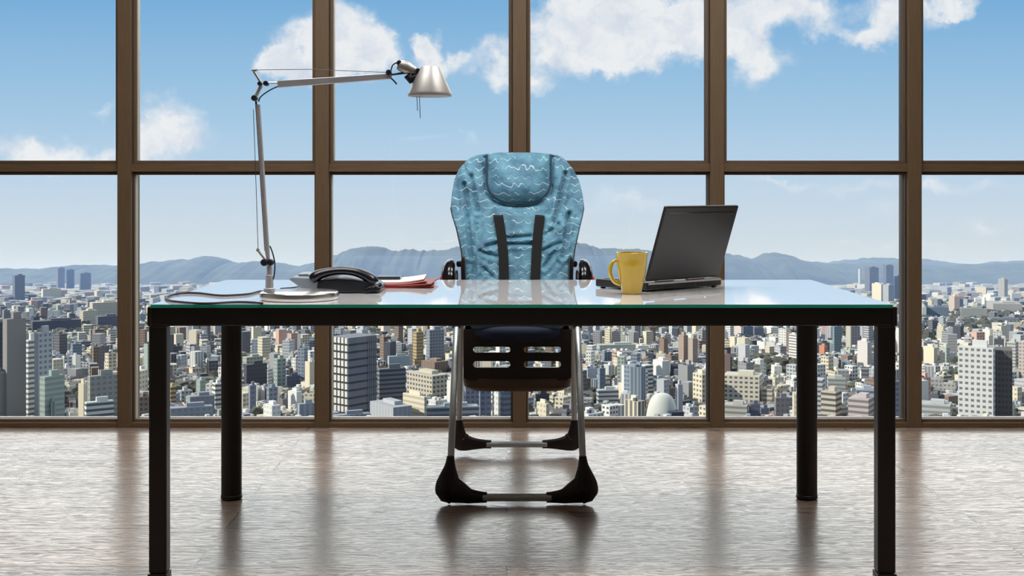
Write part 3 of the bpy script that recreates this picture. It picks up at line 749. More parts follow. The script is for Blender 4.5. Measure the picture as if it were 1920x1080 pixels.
def city_material(name='facade'):
    m = bpy.data.materials.new(name); m.use_nodes = True; nt = m.node_tree; N = nt.nodes; L = nt.links; b = N['Principled BSDF']
    at = N.new('ShaderNodeAttribute'); at.attribute_name = 'Col'
    uv = N.new('ShaderNodeUVMap'); uv.uv_map = 'UVMap'; sp = N.new('ShaderNodeSeparateXYZ'); L.new(uv.outputs[0], sp.inputs[0])
    def mm(op, a, c=None, clamp=False):
        n = N.new('ShaderNodeMath'); n.operation = op; n.use_clamp = clamp
        for i, v in enumerate((a, c)):
            if v is None: continue
            if isinstance(v, (int, float)): n.inputs[i].default_value = v
            else: L.new(v, n.inputs[i])
        return n.outputs[0]
    def band(s, lo, hi): f = mm('FRACT', s); return mm('MULTIPLY', mm('GREATER_THAN', f, lo), mm('LESS_THAN', f, hi))
    w = mm('MULTIPLY', band(sp.outputs['X'], .22, .78), band(sp.outputs['Y'], .30, .76))
    w = mm('MULTIPLY', w, at.outputs['Alpha'])
    mx = N.new('ShaderNodeMixRGB'); L.new(w, mx.inputs[0]); L.new(at.outputs['Color'], mx.inputs[1]); mx.inputs[2].default_value = (.06,.068,.08,1)
    L.new(mx.outputs[0], b.inputs['Base Color']); b.inputs['Roughness'].default_value = .8
    b.inputs['Specular IOR Level'].default_value = .15
    return m
M_city = city_material()
M_roofgrey = principled('roof_plant', (.22,.23,.25,1), .85)
M_darkband = principled('dark_window_band', (.02,.024,.035,1), .6)
M_pier = principled('white_pier', (.66,.63,.57,1), .75)

class Bld:
    """boxes with facade UVs (bays, floors), colour and window strength per face"""
    def __init__(s): s.v = []; s.f = []; s.uv = []; s.c = []
    def box(s, cx, cy, w, dp, z0, z1, yaw, col, roof=None, win=1.0, bay=3.4, fl=3.3, style=0):
        ca, sa = math.cos(yaw), math.sin(yaw); o = len(s.v)
        for z in (z0, z1):
            for (a, b) in ((-w/2,-dp/2),(w/2,-dp/2),(w/2,dp/2),(-w/2,dp/2)): s.v.append((cx+a*ca-b*sa, cy+a*sa+b*ca, z))
        nf = max(1, round((z1-z0)/fl))
        for k, (i, j, ln) in enumerate(((0,1,w),(1,2,dp),(2,3,w),(3,0,dp))):
            s.f.append((o+i, o+j, o+j+4, o+i+4)); nb = max(1, round(ln/bay))
            if style == 1: s.uv += [(.5,0),(.5,0),(.5,nf),(.5,nf)]           # continuous bands
            elif style == 2: s.uv += [(0,.5),(nb,.5),(nb,.5),(0,.5)]         # vertical strips
            elif style == 3 and k in (1, 3): s.uv += [(0,0)]*4               # blank side walls
            else: s.uv += [(0,0),(nb,0),(nb,nf),(0,nf)]
            s.c += [(*col, win)]*4
        rc = roof or tuple(x*.8 for x in col)
        s.f.append((o+4, o+5, o+6, o+7)); s.uv += [(0,0)]*4; s.c += [(*rc, 0)]*4
    def gable(s, cx, cy, w, dp, z, h, yaw, col):
        ca, sa = math.cos(yaw), math.sin(yaw); o = len(s.v)
        for (a, b, zz) in ((-w/2,-dp/2,z),(w/2,-dp/2,z),(w/2,dp/2,z),(-w/2,dp/2,z),(-w/2,0,z+h),(w/2,0,z+h)): s.v.append((cx+a*ca-b*sa, cy+a*sa+b*ca, zz))
        for f in ((0,1,5,4),(2,3,4,5)): s.f.append(tuple(o+i for i in f)); s.uv += [(0,0)]*4; s.c += [(*col, 0)]*4
        for f in ((1,2,5),(3,0,4)): s.f.append(tuple(o+i for i in f)); s.uv += [(0,0)]*3; s.c += [(*col, 0)]*3
    def build(s, name, parent=None, loc=(0,0,0), mat=None):
        org = Vector(loc)
        me = bpy.data.meshes.new(name); me.from_pydata([(x-org.x, y-org.y, z-org.z) for x, y, z in s.v], [], s.f); me.materials.append(mat or M_city)
        uv = me.uv_layers.new(name='UVMap'); uv.data.foreach_set('uv', np.array(s.uv, dtype='f').ravel())
        ca = me.color_attributes.new('Col', 'FLOAT_COLOR', 'CORNER'); ca.data.foreach_set('color', np.array(s.c, dtype='f').ravel())
        o = bpy.data.objects.new(name, me); COL.objects.link(o)
        if parent: o.parent = parent
        else: o.location = org
        return o

WHITE=(.70,.69,.65); CREAM=(.66,.59,.45); GREY=(.30,.30,.31); LGREY=(.44,.46,.48); DARK=(.085,.09,.115); BLUE=(.24,.29,.35); BROWN=(.26,.19,.15); PINK=(.55,.36,.30); TAN=(.46,.34,.18); GREEN=(.34,.40,.36); TAUPE=(.30,.275,.26)
# x0, x1, ytop, ybase (px of the photograph, turned into ground positions), colour, relative yaw, lit share, style, win, label
HEROES = [
 (8,46,597,815,TAUPE,30,.12,0,0,'tall narrow grey brown tower block at the far left edge of the city'),
 (-30,9,700,818,TAUPE,30,.2,0,0,'low grey brown block at the left foot of the tall tower at the far left'),
 (-40,5,605,780,DARK,30,.2,1,.6,'black sided tower cut by the left edge of the view'),
 (66,97,623,812,LGREY,35,.2,3,.6,'slim pale tower with one column of small windows, second high one from the left'),
 (47,68,637,806,WHITE,35,.3,1,.8,'slim white tower touching the pale tower at the far left'),
 (78,118,704,822,GREEN,35,.12,1,.3,'grey green block in front of the pale slim tower at far left'),
 (60,150,600,632,(.12,.12,.15),10,.04,1,.6,'long dark low building across the left window, above the pale slim tower'),
 (150,182,582,618,CREAM,30,.2,1,.5,'cream stepped building beside the long dark building in left window'),
 (169,228,566,606,CREAM,15,.1,1,.5,'long cream building touching the leftmost mullion'),
 (180,226,592,626,(.16,.16,.19),15,.1,0,.5,'dark square building below the long cream one in the left window'),
 (24,46,516,572,(.16,.18,.22),20,.2,0,.4,'dark narrow tower with antenna on the horizon at far left'),
 (106,121,502,545,(.20,.20,.22),20,.2,2,.3,'far grey tower on the horizon, left of a dark one, left window'),
 (124,139,506,546,(.10,.12,.17),20,.1,0,.3,'far dark blue tower on the horizon, middle one of three in left window'),
 (149,170,512,548,(.15,.16,.20),20,.1,0,.4,'far dark tower with stepped top on the horizon in left window'),
 (78,113,541,566,CREAM,20,.1,1,.2,'bright cream slab building under the horizon in the left window'),
 (177,193,545,565,CREAM,20,.3,0,.3,'small bright cream block under the horizon beside the leftmost mullion'),
 (258,266,546,566,CREAM,20,.5,0,.2,'tiny cream tower just right of the leftmost mullion'),
 (166,221,703,812,(.33,.33,.31),20,.06,0,.4,'broad grey office block with pale parapet low in the left window'),
 (147,163,719,815,CREAM,40,.6,0,0,'narrow bright cream slab low in the left window'),
 (160,212,752,832,WHITE,15,.05,1,.9,'white building with dark diagonal balconies at the bottom of the left window'),
 (182,226,735,800,(.38,.40,.46),20,.1,0,.3,'pale lilac box building low beside the leftmost mullion'),
 (88,104,752,822,GREEN,20,.5,2,.5,'small pale green block at the bottom of the left window'),
 (318,398,762,830,(.33,.35,.39),8,.03,0,.25,'wide flat grey building at the bottom between two left desk legs'),
 (352,402,741,795,(.30,.31,.34),12,.1,0,.2,'grey stepped building behind the wide flat one between left desk legs'),
 (314,330,724,770,TAN,25,.4,1,.9,'small tan building with balconies beside the front left desk leg'),
 (368,386,712,752,GREEN,30,.4,0,.2,'pale green house block between the left desk legs'),
 (398,417,718,776,WHITE,20,.3,1,.9,'white balcony building beside the rear left desk leg'),
 (455,493,668,700,(.40,.43,.36),25,.2,0,.6,'pale olive block right of the rear left desk leg'),
 (458,500,682,735,DARK,30,.1,1,.5,'dark navy office block right of the rear left desk leg'),
 (500,520,726,778,BLUE,35,.2,0,.6,'slim blue grey block in the second window, left of a white cube'),
 (488,497,728,764,WHITE,40,.7,0,0,'narrow white block in the second window beside a slim blue grey block'),
 (513,536,672,735,GREEN,30,.3,0,.6,'pale green tower in the middle of the second window'),
 (536,562,704,738,(.13,.14,.19),20,.05,0,.3,'dark blue box in the second window just above the white cube'),
 (540,566,733,776,WHITE,38,.62,0,0,'bright white cube building low in the second window'),
 (494,526,758,812,WHITE,30,.5,0,.3,'white round shouldered building at the bottom of the second window'),
 (558,592,756,815,(.36,.40,.44),20,.1,2,.3,'pale blue grey block at the bottom right of the second window'),
 (466,480,722,785,(.24,.26,.34),20,.2,0,.4,'blue grey block low beside the rear left desk leg'),
 (668,690,617,690,LGREY,35,.5,0,0,'pale lift tower rising behind the gridded office tower'),
 (708,760,690,772,(.21,.22,.24),20,.05,1,.9,'dark banded office tower right of the gridded tower'),
 (727,768,667,700,(.42,.47,.48),15,.05,0,0,'pale grey green box topped building behind the dark banded tower'),
 (774,794,622,698,TAN,30,.35,1,.6,'slim orange tan tower in the third window'),
 (800,832,618,688,(.26,.29,.33),30,.15,0,.7,'blue grey tower with stepped top behind the brown box building'),
 (790,840,676,712,BROWN,40,.5,2,.3,'brown and pink box building left of the high chair leg'),
 (762,840,699,758,(.52,.47,.38),38,.62,0,.9,'cream office building with rows of square windows, third window'),
 (755,800,740,815,CREAM,38,.9,1,.35,'bright cream building with two window bands at the foot of the third window'),
 (645,672,752,798,WHITE,35,.48,0,0,'small white cube at the foot of the gridded tower'),
 (693,772,756,818,(.42,.43,.45),30,.56,2,.15,'pale grey twin fronted block at the bottom of the third window'),
 (620,694,776,830,(.30,.33,.37),15,.03,2,.4,'low blue grey roof at the foot of the gridded tower'),
 (790,898,761,815,(.34,.38,.41),8,.03,1,.8,'wide pale blue building with dark window band beside the chair leg'),
 (870,900,722,790,(.25,.26,.33),20,.1,0,.6,'violet grey block seen under the left of the chair basket'),
 (898,921,730,812,(.22,.24,.32),20,.1,0,.6,'dark blue block of flats under the chair basket'),
 (923,938,730,812,WHITE,30,.75,0,.4,'slim white block of flats under the chair basket'),
 (938,958,732,812,(.22,.25,.32),30,.3,1,.6,'blue grey block beside the central mullion under the basket'),
 (1006,1030,755,812,CREAM,35,.75,0,.4,'cream block right of the central mullion under the chair'),
 (1004,1030,738,775,(.09,.09,.10),20,.1,0,.2,'dark topped block right of the central mullion under the chair'),
 (1224,1256,675,720,WHITE,38,.56,0,0,'bright white wedge shaped tower in the middle of the fourth window'),
 (1134,1152,684,718,WHITE,38,.4,2,.4,'white striped block right of the high chair'),
 (1118,1160,730,768,(.44,.47,.50),15,.1,1,.9,'white banded apartment block right of the high chair'),
 (1110,1125,765,782,PINK,15,.1,0,0,'small pink house low beside the right chair leg'),
 (1118,1200,645,668,(.42,.45,.41),15,.08,1,.3,'long pale green school like building in the fourth window'),
 (1192,1215,647,668,WHITE,15,.2,1,.3,'short white block beside the long pale green building'),
 (1272,1290,628,690,(.36,.28,.23),38,.55,0,.1,'brown pink slab tower, left one of a pair in the fourth window'),
 (1290,1308,634,692,(.40,.33,.28),38,.5,0,.1,'tan slab tower, right one of a pair in the fourth window'),
 (1299,1328,700,770,CREAM,35,.6,0,.8,'cream block with square windows left of the fourth mullion'),
 (1300,1318,686,705,WHITE,15,.1,0,0,'white box roofed block above the cream block left of the fourth mullion'),
 (1266,1280,720,790,(.44,.45,.47),30,.4,0,0,'pale rounded lift tower behind the domed hall'),
 (1120,1135,690,745,BLUE,30,.3,0,.3,'dark blue block beside the right chair leg'),
 (1356,1430,701,768,(.58,.54,.44),-8,.1,0,.9,'wide cream apartment block with grid of small windows, fifth window'),
 (1429,1452,727,768,(.56,.50,.40),-8,.2,1,.7,'stepped cream wing right of the wide cream apartment block'),
 (1356,1405,757,812,(.44,.42,.38),-8,.1,1,.6,'low cream building with long balconies in the fifth window'),
 (1405,1425,757,812,(.18,.19,.25),20,.1,1,.3,'dark blue block at the bottom of the fifth window'),
 (1425,1442,765,812,(.22,.22,.28),25,.1,0,.2,'slate block at the bottom middle of the fifth window'),
 (1452,1480,745,812,(.24,.22,.24),20,.1,0,.4,'grey mauve block at the bottom right of the fifth window'),
 (1376,1393,612,640,(.58,.50,.46),25,.8,0,0,'pinkish white slab tower high in the fifth window'),
 (1392,1412,612,642,(.14,.19,.25),25,.1,0,.5,'dark blue tower high in the fifth window, left'),
 (1413,1432,615,642,(.15,.18,.24),25,.1,0,.5,'dark blue tower high in the fifth window, right'),
 (1432,1460,612,638,WHITE,25,.5,0,.3,'white block high in the fifth window'),
 (1446,1466,685,715,WHITE,15,.3,0,.3,'white block above the dark roof in the fifth window'),
 (1536,1552,648,676,(.48,.22,.15),30,.6,0,0,'orange brick block between the right desk legs'),
 (1556,1570,644,672,(.34,.42,.45),10,.05,0,0,'pale blue square block between the right desk legs'),
 (1561,1578,612,672,(.20,.27,.30),30,.2,0,.3,'teal grey tower behind the pale blue square block'),
 (1586,1597,610,664,(.44,.42,.36),30,.8,0,0,'tall beige slab between the right desk legs'),
 (1596,1612,612,660,(.20,.20,.23),20,.05,0,.6,'dark grey tower touching the tall beige slab'),
 (1607,1630,668,698,WHITE,-10,.05,1,.3,'bright white block in front of the tall white wedge, right desk legs'),
 (1608,1634,640,700,(.58,.54,.52),38,.7,0,0,'tall white wedge fronted tower beside the front right desk leg'),
 (1676,1690,620,676,(.56,.55,.54),30,.7,0,0,'plain white slab left of the rightmost mullion'),
 (1540,1578,732,812,(.52,.47,.38),-20,.3,1,.9,'cream balcony block with brown side wall between right desk legs'),
 (1591,1640,744,815,(.50,.44,.42),-15,.25,1,.7,'pink and white balcony block beside the front right desk leg'),
 (1604,1641,729,790,(.34,.38,.46),5,.1,1,.8,'pale blue banded block behind the pink and white balcony block'),
 (1550,1586,708,745,(.40,.42,.40),5,.1,1,.5,'low pale roofed hall between the right desk legs'),
 (1798,1864,650,828,(.62,.62,.60),-12,.06,0,.8,'large white gridded apartment tower with dark right side in the right window'),
 (1888,1909,641,700,(.50,.50,.47),-15,.25,1,.6,'white banded tower behind the right shoulder of the large apartment tower'),
 (1911,1945,640,720,(.52,.45,.42),-15,.25,0,.6,'pinkish tower cut by the right edge of the view'),
 (1732,1757,650,695,CREAM,38,.75,0,0,'bright cream block right of the rightmost mullion'),
 (1719,1733,655,690,(.11,.10,.13),20,.1,0,.2,'dark block touching the rightmost mullion'),
 (1764,1781,650,695,(.42,.45,.43),30,.6,0,.4,'pale green slab left of the large apartment tower'),
 (1745,1769,710,745,(.36,.36,.36),-5,.1,0,.6,'grey house block right of the rightmost mullion'),
 (1768,1792,718,748,(.44,.42,.40),-5,.1,0,.6,'pale square villa left of the large apartment tower'),
 (1720,1785,755,812,(.46,.48,.48),-5,.1,1,.5,'long pale block at the bottom left of the right window'),
 (1737,1778,576,604,(.16,.20,.25),5,.03,1,.5,'long dark glazed building high in the right window'),
 (1724,1738,574,604,(.44,.48,.45),5,.5,0,.1,'pale green end block of the long dark glazed building'),
 (1780,1799,555,592,(.52,.43,.38),25,.5,0,.3,'pinkish tower high in the right window'),
 (1802,1850,578,606,(.32,.33,.30),5,.03,0,.5,'wide grey green office block high in the right window'),
 (1851,1914,567,594,(.40,.38,.36),12,.2,0,.3,'pale long block below the lone far tower at right'),
 (1865,1910,596,614,(.20,.22,.26),5,.05,1,.4,'dark low roofed hall at the right edge under the pale long block'),
 (1872,1889,523,566,(.34,.34,.32),30,.65,0,.3,'lone far tower on the horizon at the right'),
 (1841,1848,558,582,WHITE,30,.7,0,0,'thin white tower high in the right window'),
 (1810,1848,611,626,(.52,.46,.36),5,.05,0,.3,'low cream block above the large apartment tower'),
 (1609,1614,505,542,(.42,.44,.46),30,.7,0,0,'thin pale spire like tower on the horizon left of the far towers'),
 (1622,1647,501,556,(.15,.16,.20),20,.35,0,.3,'far dark twin tower on the horizon, left of the pair'),
 (1656,1675,497,550,(.14,.14,.18),20,.3,2,.3,'far dark tower on the horizon, right of the pair'),
 (1676,1693,518,570,(.09,.12,.17),20,.1,0,.3,'dark blue tower on the horizon touching the rightmost mullion'),
 (1635,1655,532,572,CREAM,35,.85,0,.2,'pale cream tower in front of the far twin towers'),
 (1656,1676,534,575,(.36,.38,.40),35,.5,0,.2,'pale grey tower in front of the far twin towers'),
]
occ = []      # footprints (x, y, r) and visible px ranges that nearer houses must not cover
def place(x0, x1, yt, yb):
    d = H0*F/(yb-VY); W = (x1-x0)/F*d; cx = ((x0+x1)/2-CX)/F*d; zt = CZ-(yt-HY)/F*d
    return d, W, cx, zt
n_ind = 0
for (x0_, x1_, yt, yb, col, rel, share, style, win, label) in HEROES:
    d, W, cx, zt = place(x0_, x1_, yt, yb); n_ind += 1
    az = math.atan2(cx, d); th = math.radians(abs(rel)); share = max(share, .03)
    s_ = math.sin(max(th, .15)); c_ = math.cos(th)
    dp = share*W/s_; w = (1-share)*W/c_
    dp = max(dp, min(8, W*.4)) if share > .1 else max(dp, W*.25)
    yaw = (th if rel >= 0 else -th)-az
    cy = d+W*.3; z0 = gz(cy)-8
    k = (cy/d); cx *= k
    occ.append((cx, cy, max(w, dp)*.6, x0_, x1_, yt, min(yb-6, 790), d))
    t = thing('tower_block' if (zt-z0) > 45 else 'building', label, 'building', (cx, cy, z0), 'buildings of the city outside')
    zt2 = CZ-(yt-HY)/F*cy
    b = Bld(); b.box(cx, cy, w, dp, z0, zt2, yaw, col, None, win, 3.6, 3.4, style); b.build('walls', t, (cx, cy, z0))
    r = Bld(); h = min(3.5, (zt2-z0)*.06)+.6
    r.box(cx+w*.1*math.cos(yaw), cy+w*.1*math.sin(yaw), w*.42, dp*.5, zt2, zt2+h, yaw, tuple(min(.7, c*1.05) for c in col), None, 0); r.build('rooftop_plant', t, (cx, cy, z0))

# the gridded office tower: bright lattice on the left face, banded grey front
def gridded_tower():
    global n_ind
    d, W, cx, zt = place(619, 707, 629, 800); az = math.atan2(cx, d); yaw = math.radians(42)-az; cy = d+16; n_ind += 1
    w, dp = W*.61/math.cos(math.radians(42)), W*.39/math.sin(math.radians(42))
    z0 = gz(cy)-6; zt = CZ-(629-HY)/F*cy; cx *= cy/d
    occ.append((cx, cy, 26, 619, 707, 629, 775, d))
    t = thing('tower_block', 'tall gridded office tower with white lattice left face right of the second mullion', 'building', (cx, cy, z0), 'buildings of the city outside')
    b = Bld(); b.box(cx, cy, w, dp, z0, zt, yaw, (.21,.22,.25), None, .0); b.build('walls', t, (cx, cy, z0))
    M = Matrix.Translation((cx, cy, 0)) @ Matrix.Rotation(yaw, 4, 'Z'); nf = 11; fh = (zt-z0)/(nf+2)
    m = MB(); m.M = M
    for i in range(nf):
        z = zt-(i+1)*fh; m.box(-w/2-.35, w/2+.35, -dp/2-.35, dp/2, z, z+fh*.20)
    o = obj('window_bands', m, M_darkband, t)
    m = MB(); m.M = M
    for j in range(5):
        y = -dp/2+dp*(j+.5)/5
        for i in range(nf+1):
            z = zt-i*fh; m.box(-w/2-.6, -w/2, y-dp*.066, y+dp*.066, z-fh*.76, z-.02*fh)
    obj('lattice_piers', m, M_pier, t)
    m = MB(); m.M = M
    for j in range(4):
        y = -dp/2+dp*(j+1)/5
        m.box(-w/2-.15, -w/2+.1, y-dp*.034, y+dp*.034, z0, zt)
    obj('dark_glazing', m, M_darkband, t)
    m = MB(); m.M = M
    for j in range(5):
        x = w*.18+j*w*.065; m.box(x, x+w*.022, -dp/2-.45, -dp/2, z0, zt)
    obj('vertical_fins', m, M_roofgrey, t)
gridded_tower()
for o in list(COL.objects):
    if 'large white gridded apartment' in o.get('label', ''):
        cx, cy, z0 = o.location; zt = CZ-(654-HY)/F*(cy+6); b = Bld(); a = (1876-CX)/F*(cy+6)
        b.box(a, cy+8, 14.5, 18, z0, zt, -math.atan2(cx, cy), (.13,.12,.115), None, .9, 2.2, 3.3, 0); b.build('dark_wing', o, (cx, cy, z0))  # near-black box puts the shade of the tower's right side into colour
# domed hall at the bottom of the fourth window
def domed_hall():
    global n_ind
    d, W, cx, zt = place(1214, 1276, 742, 815); cy = d+10; z0 = gz(cy)-4; n_ind += 1; cx *= cy/d
    occ.append((cx, cy, 22, 1214, 1276, 742, 790, d))
    t = thing('domed_hall', 'white half domed hall with dark navy right side low in the fourth window', 'building', (cx, cy, z0), 'buildings of the city outside')
    R = W*.52; m = MB(); Hh = zt-z0
    prof = [(R*math.cos(a)**.62, Hh*math.sin(a)**.9+z0) for a in [PI/2*i/12 for i in range(12)]]+[(.5, zt)]
    m.lathe(prof, (cx-W*.06, cy, 0), n=40); obj('dome', m, principled('dome_white', (.55,.55,.50,1), .7), t, smooth=True)
    b = Bld(); b.box(cx+W*.26, cy-R*.72, W*.42, 10, z0, z0+Hh*.66, math.radians(20), (.05,.06,.10), None, .3); b.build('navy_wing', t, (cx, cy, z0))
domed_hall()

def px_of(x, y, z): return CX+F*x/y, HY+F*(CZ-z)/y
def visible_px(px, py):
    """inside a glazed opening and not behind the desk or the chair"""
    if not (0 <= px <= 1920): return False
    for a, b in ((217,257),(583,625),(955,994),(1326,1364),(1691,1731)):
        if a+6 < px < b-6: return False
    if 283 < px < 1672 and py < 611: return False
    if 276 < px < 314 or 418 < px < 458 or 1483 < px < 1524 or 1643 < px < 1680 or (868 < px < 1072 and py < 735): return False
    return py < 790
pal = [WHITE]*8+[CREAM]*8+[LGREY]*5+[GREY]*4+[(.50,.50,.52)]*4+[BLUE]*3+[DARK]*2+[BROWN]*2+[PINK]*1+[GREEN]*2+[(.17,.17,.19)]*3
palname = {WHITE:'white', CREAM:'cream', LGREY:'pale grey', GREY:'mid grey', (.50,.50,.52):'off white', BLUE:'blue grey', DARK:'dark navy', BROWN:'brown', PINK:'pink', GREEN:'grey green', (.17,.17,.19):'charcoal grey'}
cands = []; far = Bld()
def blocked(x, y, r):
    for (ox, oy, orr, *_r) in occ:
        if (x-ox)**2+(y-oy)**2 < (orr+r)**2: return True
    return False
def cap_height(x, y, w, z1):
    """keep a nearer house from covering the visible part of a landmark behind it"""
    p0, _ = px_of(x-w*.6, y, 0); p1, _ = px_of(x+w*.6, y, 0); top = HY+F*(CZ-z1)/y
    for (ox, oy, orr, a, b, yt, yb, d) in occ:
        if d > y+2 and p1 > a-1 and p0 < b+1: top = max(top, yb-3)
    return CZ-(top-HY)/F*y
trees = []
d = 640.0
while d < 13500:
    cell = 13 if d < 1300 else (16 if d < 2300 else (16+(d-2300)*.014))
    half = .47*d+60; nx = int(2*half/cell)
    for i in range(nx):
        x = -half+(i+.5)*cell+rnd.uniform(-.25, .25)*cell; y = d+rnd.uniform(-.3, .3)*cell
        big = rnd.random(); g = gz(y)
        park = math.sin(x*.011+1.7)*math.cos(y*.0083-x*.004)
        if y < 4200 and (rnd.random() < .20 or park > .78):
            r = rnd.uniform(3.5, 7)*(1 if y < 1800 else 1.6)
            if not blocked(x, y, r*.6): trees.append((x, y, g, r))
            continue
        w = cell*rnd.uniform(.5, .88); dp = cell*rnd.uniform(.45, .8)
        h = rnd.uniform(5, 11) if big < .62 else (rnd.uniform(11, 20) if big < .90 else rnd.uniform(20, 38))
        if y > 6000: h = rnd.uniform(6, 18) if big < .95 else rnd.uniform(20, 45)
        if big >= .90: w *= .8
        if blocked(x, y, w*.5): continue
        z1 = min(g+h, cap_height(x, y, w, g+h))
        if z1 < g+2.5: continue
        col = rnd.choice(pal); yaw = math.radians(rnd.gauss(34, 9) if rnd.random() < .72 else rnd.gauss(-18, 10))
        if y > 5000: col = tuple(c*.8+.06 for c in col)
        style = rnd.choice((0,0,0,1,1,2,3)); win = rnd.uniform(.35, .95) if rnd.random() < .8 else 0
        rec = (x, y, w, dp, g, z1, yaw, col, style, win, rnd.random(), rnd.random())
        px, py = px_of(x, y, z1)
        size = w*(z1-g)/(y*y)
        cands.append((size if visible_px(px, (py+2)) and y < 2600 else -1, rec))
    d += cell*(.95 if d < 2300 else 1.0)
NIND = 300-n_ind
cands.sort(key=lambda c: -c[0])
def add_bld(B, rec):
    x, y, w, dp, g, z1, yaw, col, style, win, r1, r2 = rec
    roof = tuple(c*.55+.15*r1 for c in col)
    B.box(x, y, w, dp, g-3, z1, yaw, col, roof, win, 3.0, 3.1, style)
    if r1 < .55 and y < 3500:
        B.box(x+(r2-.5)*w*.4, y+(r1-.3)*dp*.4, w*.34, dp*.36, z1, z1+1.5+2*r2, yaw, tuple(min(.68, c*1.1+.05) for c in col), None, 0)
        B.box(x-(r2-.5)*w*.5, y-dp*.25, w*.2, dp*.2, z1, z1+1.0+1.6*r1, yaw, (.5,.5,.48) if r2 < .5 else (.12,.12,.13), None, 0)
    elif r1 > .78 and z1-g < 12 and y < 3500:
        B.gable(x, y, w*1.04, dp*1.04, z1, 2.4, yaw, (.16+.1*r2, .15+.08*r2, .15+.06*r2))
def zone(px):
    for a, b, n in ((-99,217,'in the leftmost pane'),(217,300,'beside the front left desk leg'),(300,430,'between the left desk legs'),(430,600,'right of the rear left desk leg'),
                    (600,850,'in the third window pane'),(850,974,'below the left chair half'),(974,1095,'below the right chair half'),(1095,1340,'right of the high chair'),
                    (1340,1500,'left of the rear right desk leg'),(1500,1660,'between the right desk legs'),(1660,1705,'left of the rightmost mullion'),(1705,2000,'in the rightmost pane')):
        if a <= px < b: return n
for i, (size, rec) in enumerate(cands):
    x, y, w, dp, g, z1, yaw, col, style, win, r1, r2 = rec
    if i < NIND and size > 0:
        B = Bld(); add_bld(B, rec); px, py = px_of(x, y, z1)
        hgt = 'low' if z1-g < 10 else ('medium' if z1-g < 19 else 'tall')
        wn_ = {0:'square windowed', 1:'band windowed', 2:'strip windowed', 3:'blank sided'}[style] if win > .3 else 'plain'
        row_ = 'low' if py > 735 else ('midway' if py > 665 else 'high up')
        lab = f'{hgt} {palname.get(col, "pale")} {wn_} building {row_} {zone(px)}'
        tag(B.build('building', None, (x, y, g)), lab, 'building', 'buildings of the city outside')
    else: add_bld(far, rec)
tag(far.build('distant_buildings', None, (0, 3000, gz(3000))), 'dense carpet of small far buildings stretching from the houses to the mountains', 'buildings', None, 'stuff')

# trees: dark rounded crowns between the houses
M_leaf = add_noise(principled('winter_foliage', (.065,.070,.052,1), .9), .35, .5)
def crown(m, x, y, g, r, seed):
    q = random.Random(seed); o = len(m.v); n1, n2 = 7, 5
    m.lathe([(r*math.sin(PI*(j+.4)/(n2+.3))*(.85+.3*q.random()), g+r*1.15-r*math.cos(PI*(j+.4)/(n2+.3))*.95) for j in range(n2)], (x, y, 0), n=n1)
    for i in range(o, len(m.v)): m.v[i] = m.v[i]+Vector((q.uniform(-.2,.2)*r, q.uniform(-.2,.2)*r, q.uniform(-.15,.15)*r))
trees.sort(key=lambda t: t[1])
tm = MB(); nt_ = 0
for i, (x, y, g, r) in enumerate(trees):
    px, py = px_of(x, y, g+2*r)
    z1 = cap_height(x, y, r*1.6, g+2.1*r)
    if z1 < g+1.2*r: continue
    if nt_ < 60 and visible_px(px, py+3):
        m = MB(); crown(m, x, y, g, r, i); nt_ += 1
        row_ = 'low' if py > 735 else ('midway' if py > 665 else 'high up')
        sz = 'small' if r < 4.6 else ('broad' if r < 6 else 'largest')
        t = thing('tree', f'{sz} dark round tree {row_} {zone(px)}', 'tree', (x, y, g-1), 'trees between the nearer houses')
        obj('crown', m, M_leaf, t, smooth=True)
        m = MB(); m.tube([(x, y, g-1), (x, y, g+r*.7)], r*.09, 6); obj('trunk', m, M_leaf, t)
    else: crown(tm, x, y, g, r, i)
tag(obj('distant_trees', tm, M_leaf, None, loc=(0, 2000, gz(2000)), smooth=True), 'small dark tree crowns scattered through the far city', 'trees', None, 'stuff')

# ground: streets and yards
m = bpy.data.materials.new('city_ground'); m.use_nodes = True
gm = add_noise(principled('city_ground', (.085,.085,.088,1), .9), .04, .45)
g_ = MB(); ys = [120, 600, 1500, 4000, 9000, 15500]
for a, b in zip(ys[:-1], ys[1:]): g_.raw([(-9500,a,gz(a)),(9500,a,gz(a)),(9500,b,gz(b)),(-9500,b,gz(b))], [(0,1,2,3)])
o = obj('ground', g_, gm, None, loc=(0, 0, gz(0))); o['kind'] = 'structure'

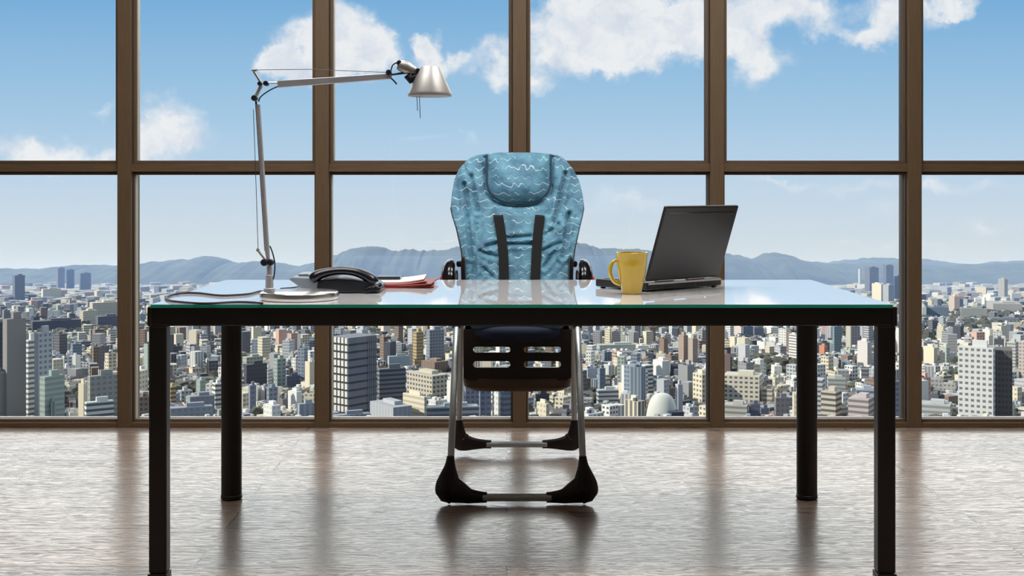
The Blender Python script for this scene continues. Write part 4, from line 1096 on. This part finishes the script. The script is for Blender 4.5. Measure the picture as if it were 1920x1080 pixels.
# mountains
def mountains():
    near = [(-400,512),(0,506),(60,506),(130,499),(200,499),(250,497),(300,491),(350,487),(385,481),(402,482),(430,494),(490,491),(560,500),(590,492),(620,482),(650,469),(672,465),(690,461),(712,464),(740,471),(770,468),(800,471),(830,469),(860,463),(900,458),(960,456),(1030,452),(1078,453),(1100,459),(1130,466),(1180,467),(1240,471),(1300,470),(1350,472),(1380,479),(1418,487),(1440,477),(1457,473),(1475,478),(1500,487),(1530,493),(1565,497),(1600,496),(1640,494),(1700,494),(1740,498),(1800,499),(1850,496),(1920,495),(2300,505)]
    back = [(-400,505),(0,507),(140,504),(200,512),(600,520),(1400,500),(1500,497),(1560,492),(1620,486),(1660,483),(1700,489),(1745,487),(1780,493),(1830,497),(1870,492),(1920,490),(2300,492)]
    def ridge(name, pts, d, thick, seed, label, dark):
        def top(px):
            for (a, ya), (b, yb) in zip(pts[:-1], pts[1:]):
                if px <= b: k = (px-a)/(b-a); k = k*k*(3-2*k)*.25+k*.75; return ya+(yb-ya)*k+.9*math.sin(px*.13)+.6*math.sin(px*.37+1)
            return pts[-1][1]
        q = random.Random(seed); ph = [q.uniform(0, 6) for _ in range(8)]
        NX, NY = 560, 26; vs = []
        for j in range(NY):
            v = j/(NY-1); yy = d+(v-.5)*thick; prof = math.sin(PI*v)**.8 if v < .5 else math.cos(PI*(v-.5))
            for i in range(NX):
                px = -400+2700*i/(NX-1); x = (px-CX)/F*d
                hz = CZ-(top(px)-HY)/F*d-gz(d)
                n = math.sin(px*.09+v*7+ph[0])*.5+math.sin(px*.21-v*11+ph[1])*.3+math.sin(px*.47+v*17+ph[2])*.2
                z = gz(yy)-60*(1-prof)+(hz+SL*(yy-d)*prof)*prof*(1+.16*n*(1-prof))+n*12*(1-prof)+(math.sin(px*.33+ph[3])+math.sin(px*.71+ph[4]))*4*prof
                vs.append((x, yy, z))
        fs = [(j*NX+i, j*NX+i+1, (j+1)*NX+i+1, (j+1)*NX+i) for j in range(NY-1) for i in range(NX-1)]
        m = MB(); m.raw(vs, fs); o = obj(name, m, dark, None, loc=(0, d, gz(d)), smooth=True); o['kind'] = 'structure'; return o
    mf = add_noise(principled('mountain_forest', (.055,.075,.060,1), .95), .004, .35)
    ridge('mountain_ridge', near, 13500, 3200, 3, '', mf)
    ridge('mountain_ridge', back, 17500, 3200, 5, '', mf)
mountains()

# haze lying over the city
HAZE = 1.0
hz = MB(); TOP = 290
hv = []
for (yy) in (1400, 21000):
    for xx in (-16000, 16000): hv += [(xx, yy, gz(yy)-900), (xx, yy, gz(yy)+TOP)]
hz.raw(hv, [(0,1,3,2),(4,6,7,5),(0,4,5,1),(2,3,7,6),(1,5,7,3),(0,2,6,4)])
hm = bpy.data.materials.new('haze'); hm.use_nodes = True; nt = hm.node_tree; nt.nodes.clear()
vs_ = nt.nodes.new('ShaderNodeVolumeScatter'); vs_.inputs['Color'].default_value = (.26,.41,.76,1); vs_.inputs['Density'].default_value = HAZE*6.5e-5; vs_.inputs['Anisotropy'].default_value = .1
oo = nt.nodes.new('ShaderNodeOutputMaterial'); nt.links.new(vs_.outputs[0], oo.inputs['Volume'])
ho = obj('haze', hz, hm, None, loc=(0, 8000, -1000)); tag(ho, 'thin bluish haze lying over the far city and the mountains', 'haze', None, 'stuff')

# look-alikes in the same stretch of the view are told apart from left to right
groups = {}
for o in list(COL.objects):
    if o.parent is None and o.get('group') in ('buildings of the city outside', 'trees between the nearer houses'):
        groups.setdefault(o['label'], []).append(o)
ORD = ['leftmost', 'second from left', 'third from left', 'fourth from left', 'fifth from left', 'sixth from left', 'seventh from left', 'eighth from left']
for lab, os_ in groups.items():
    if len(os_) < 2: continue
    os_.sort(key=lambda o: o.location.x/o.location.y)
    for i, o in enumerate(os_):
        q = 'rightmost' if i == len(os_)-1 else ORD[min(i, 7)]
        o['label'] = f'{q} {lab}'
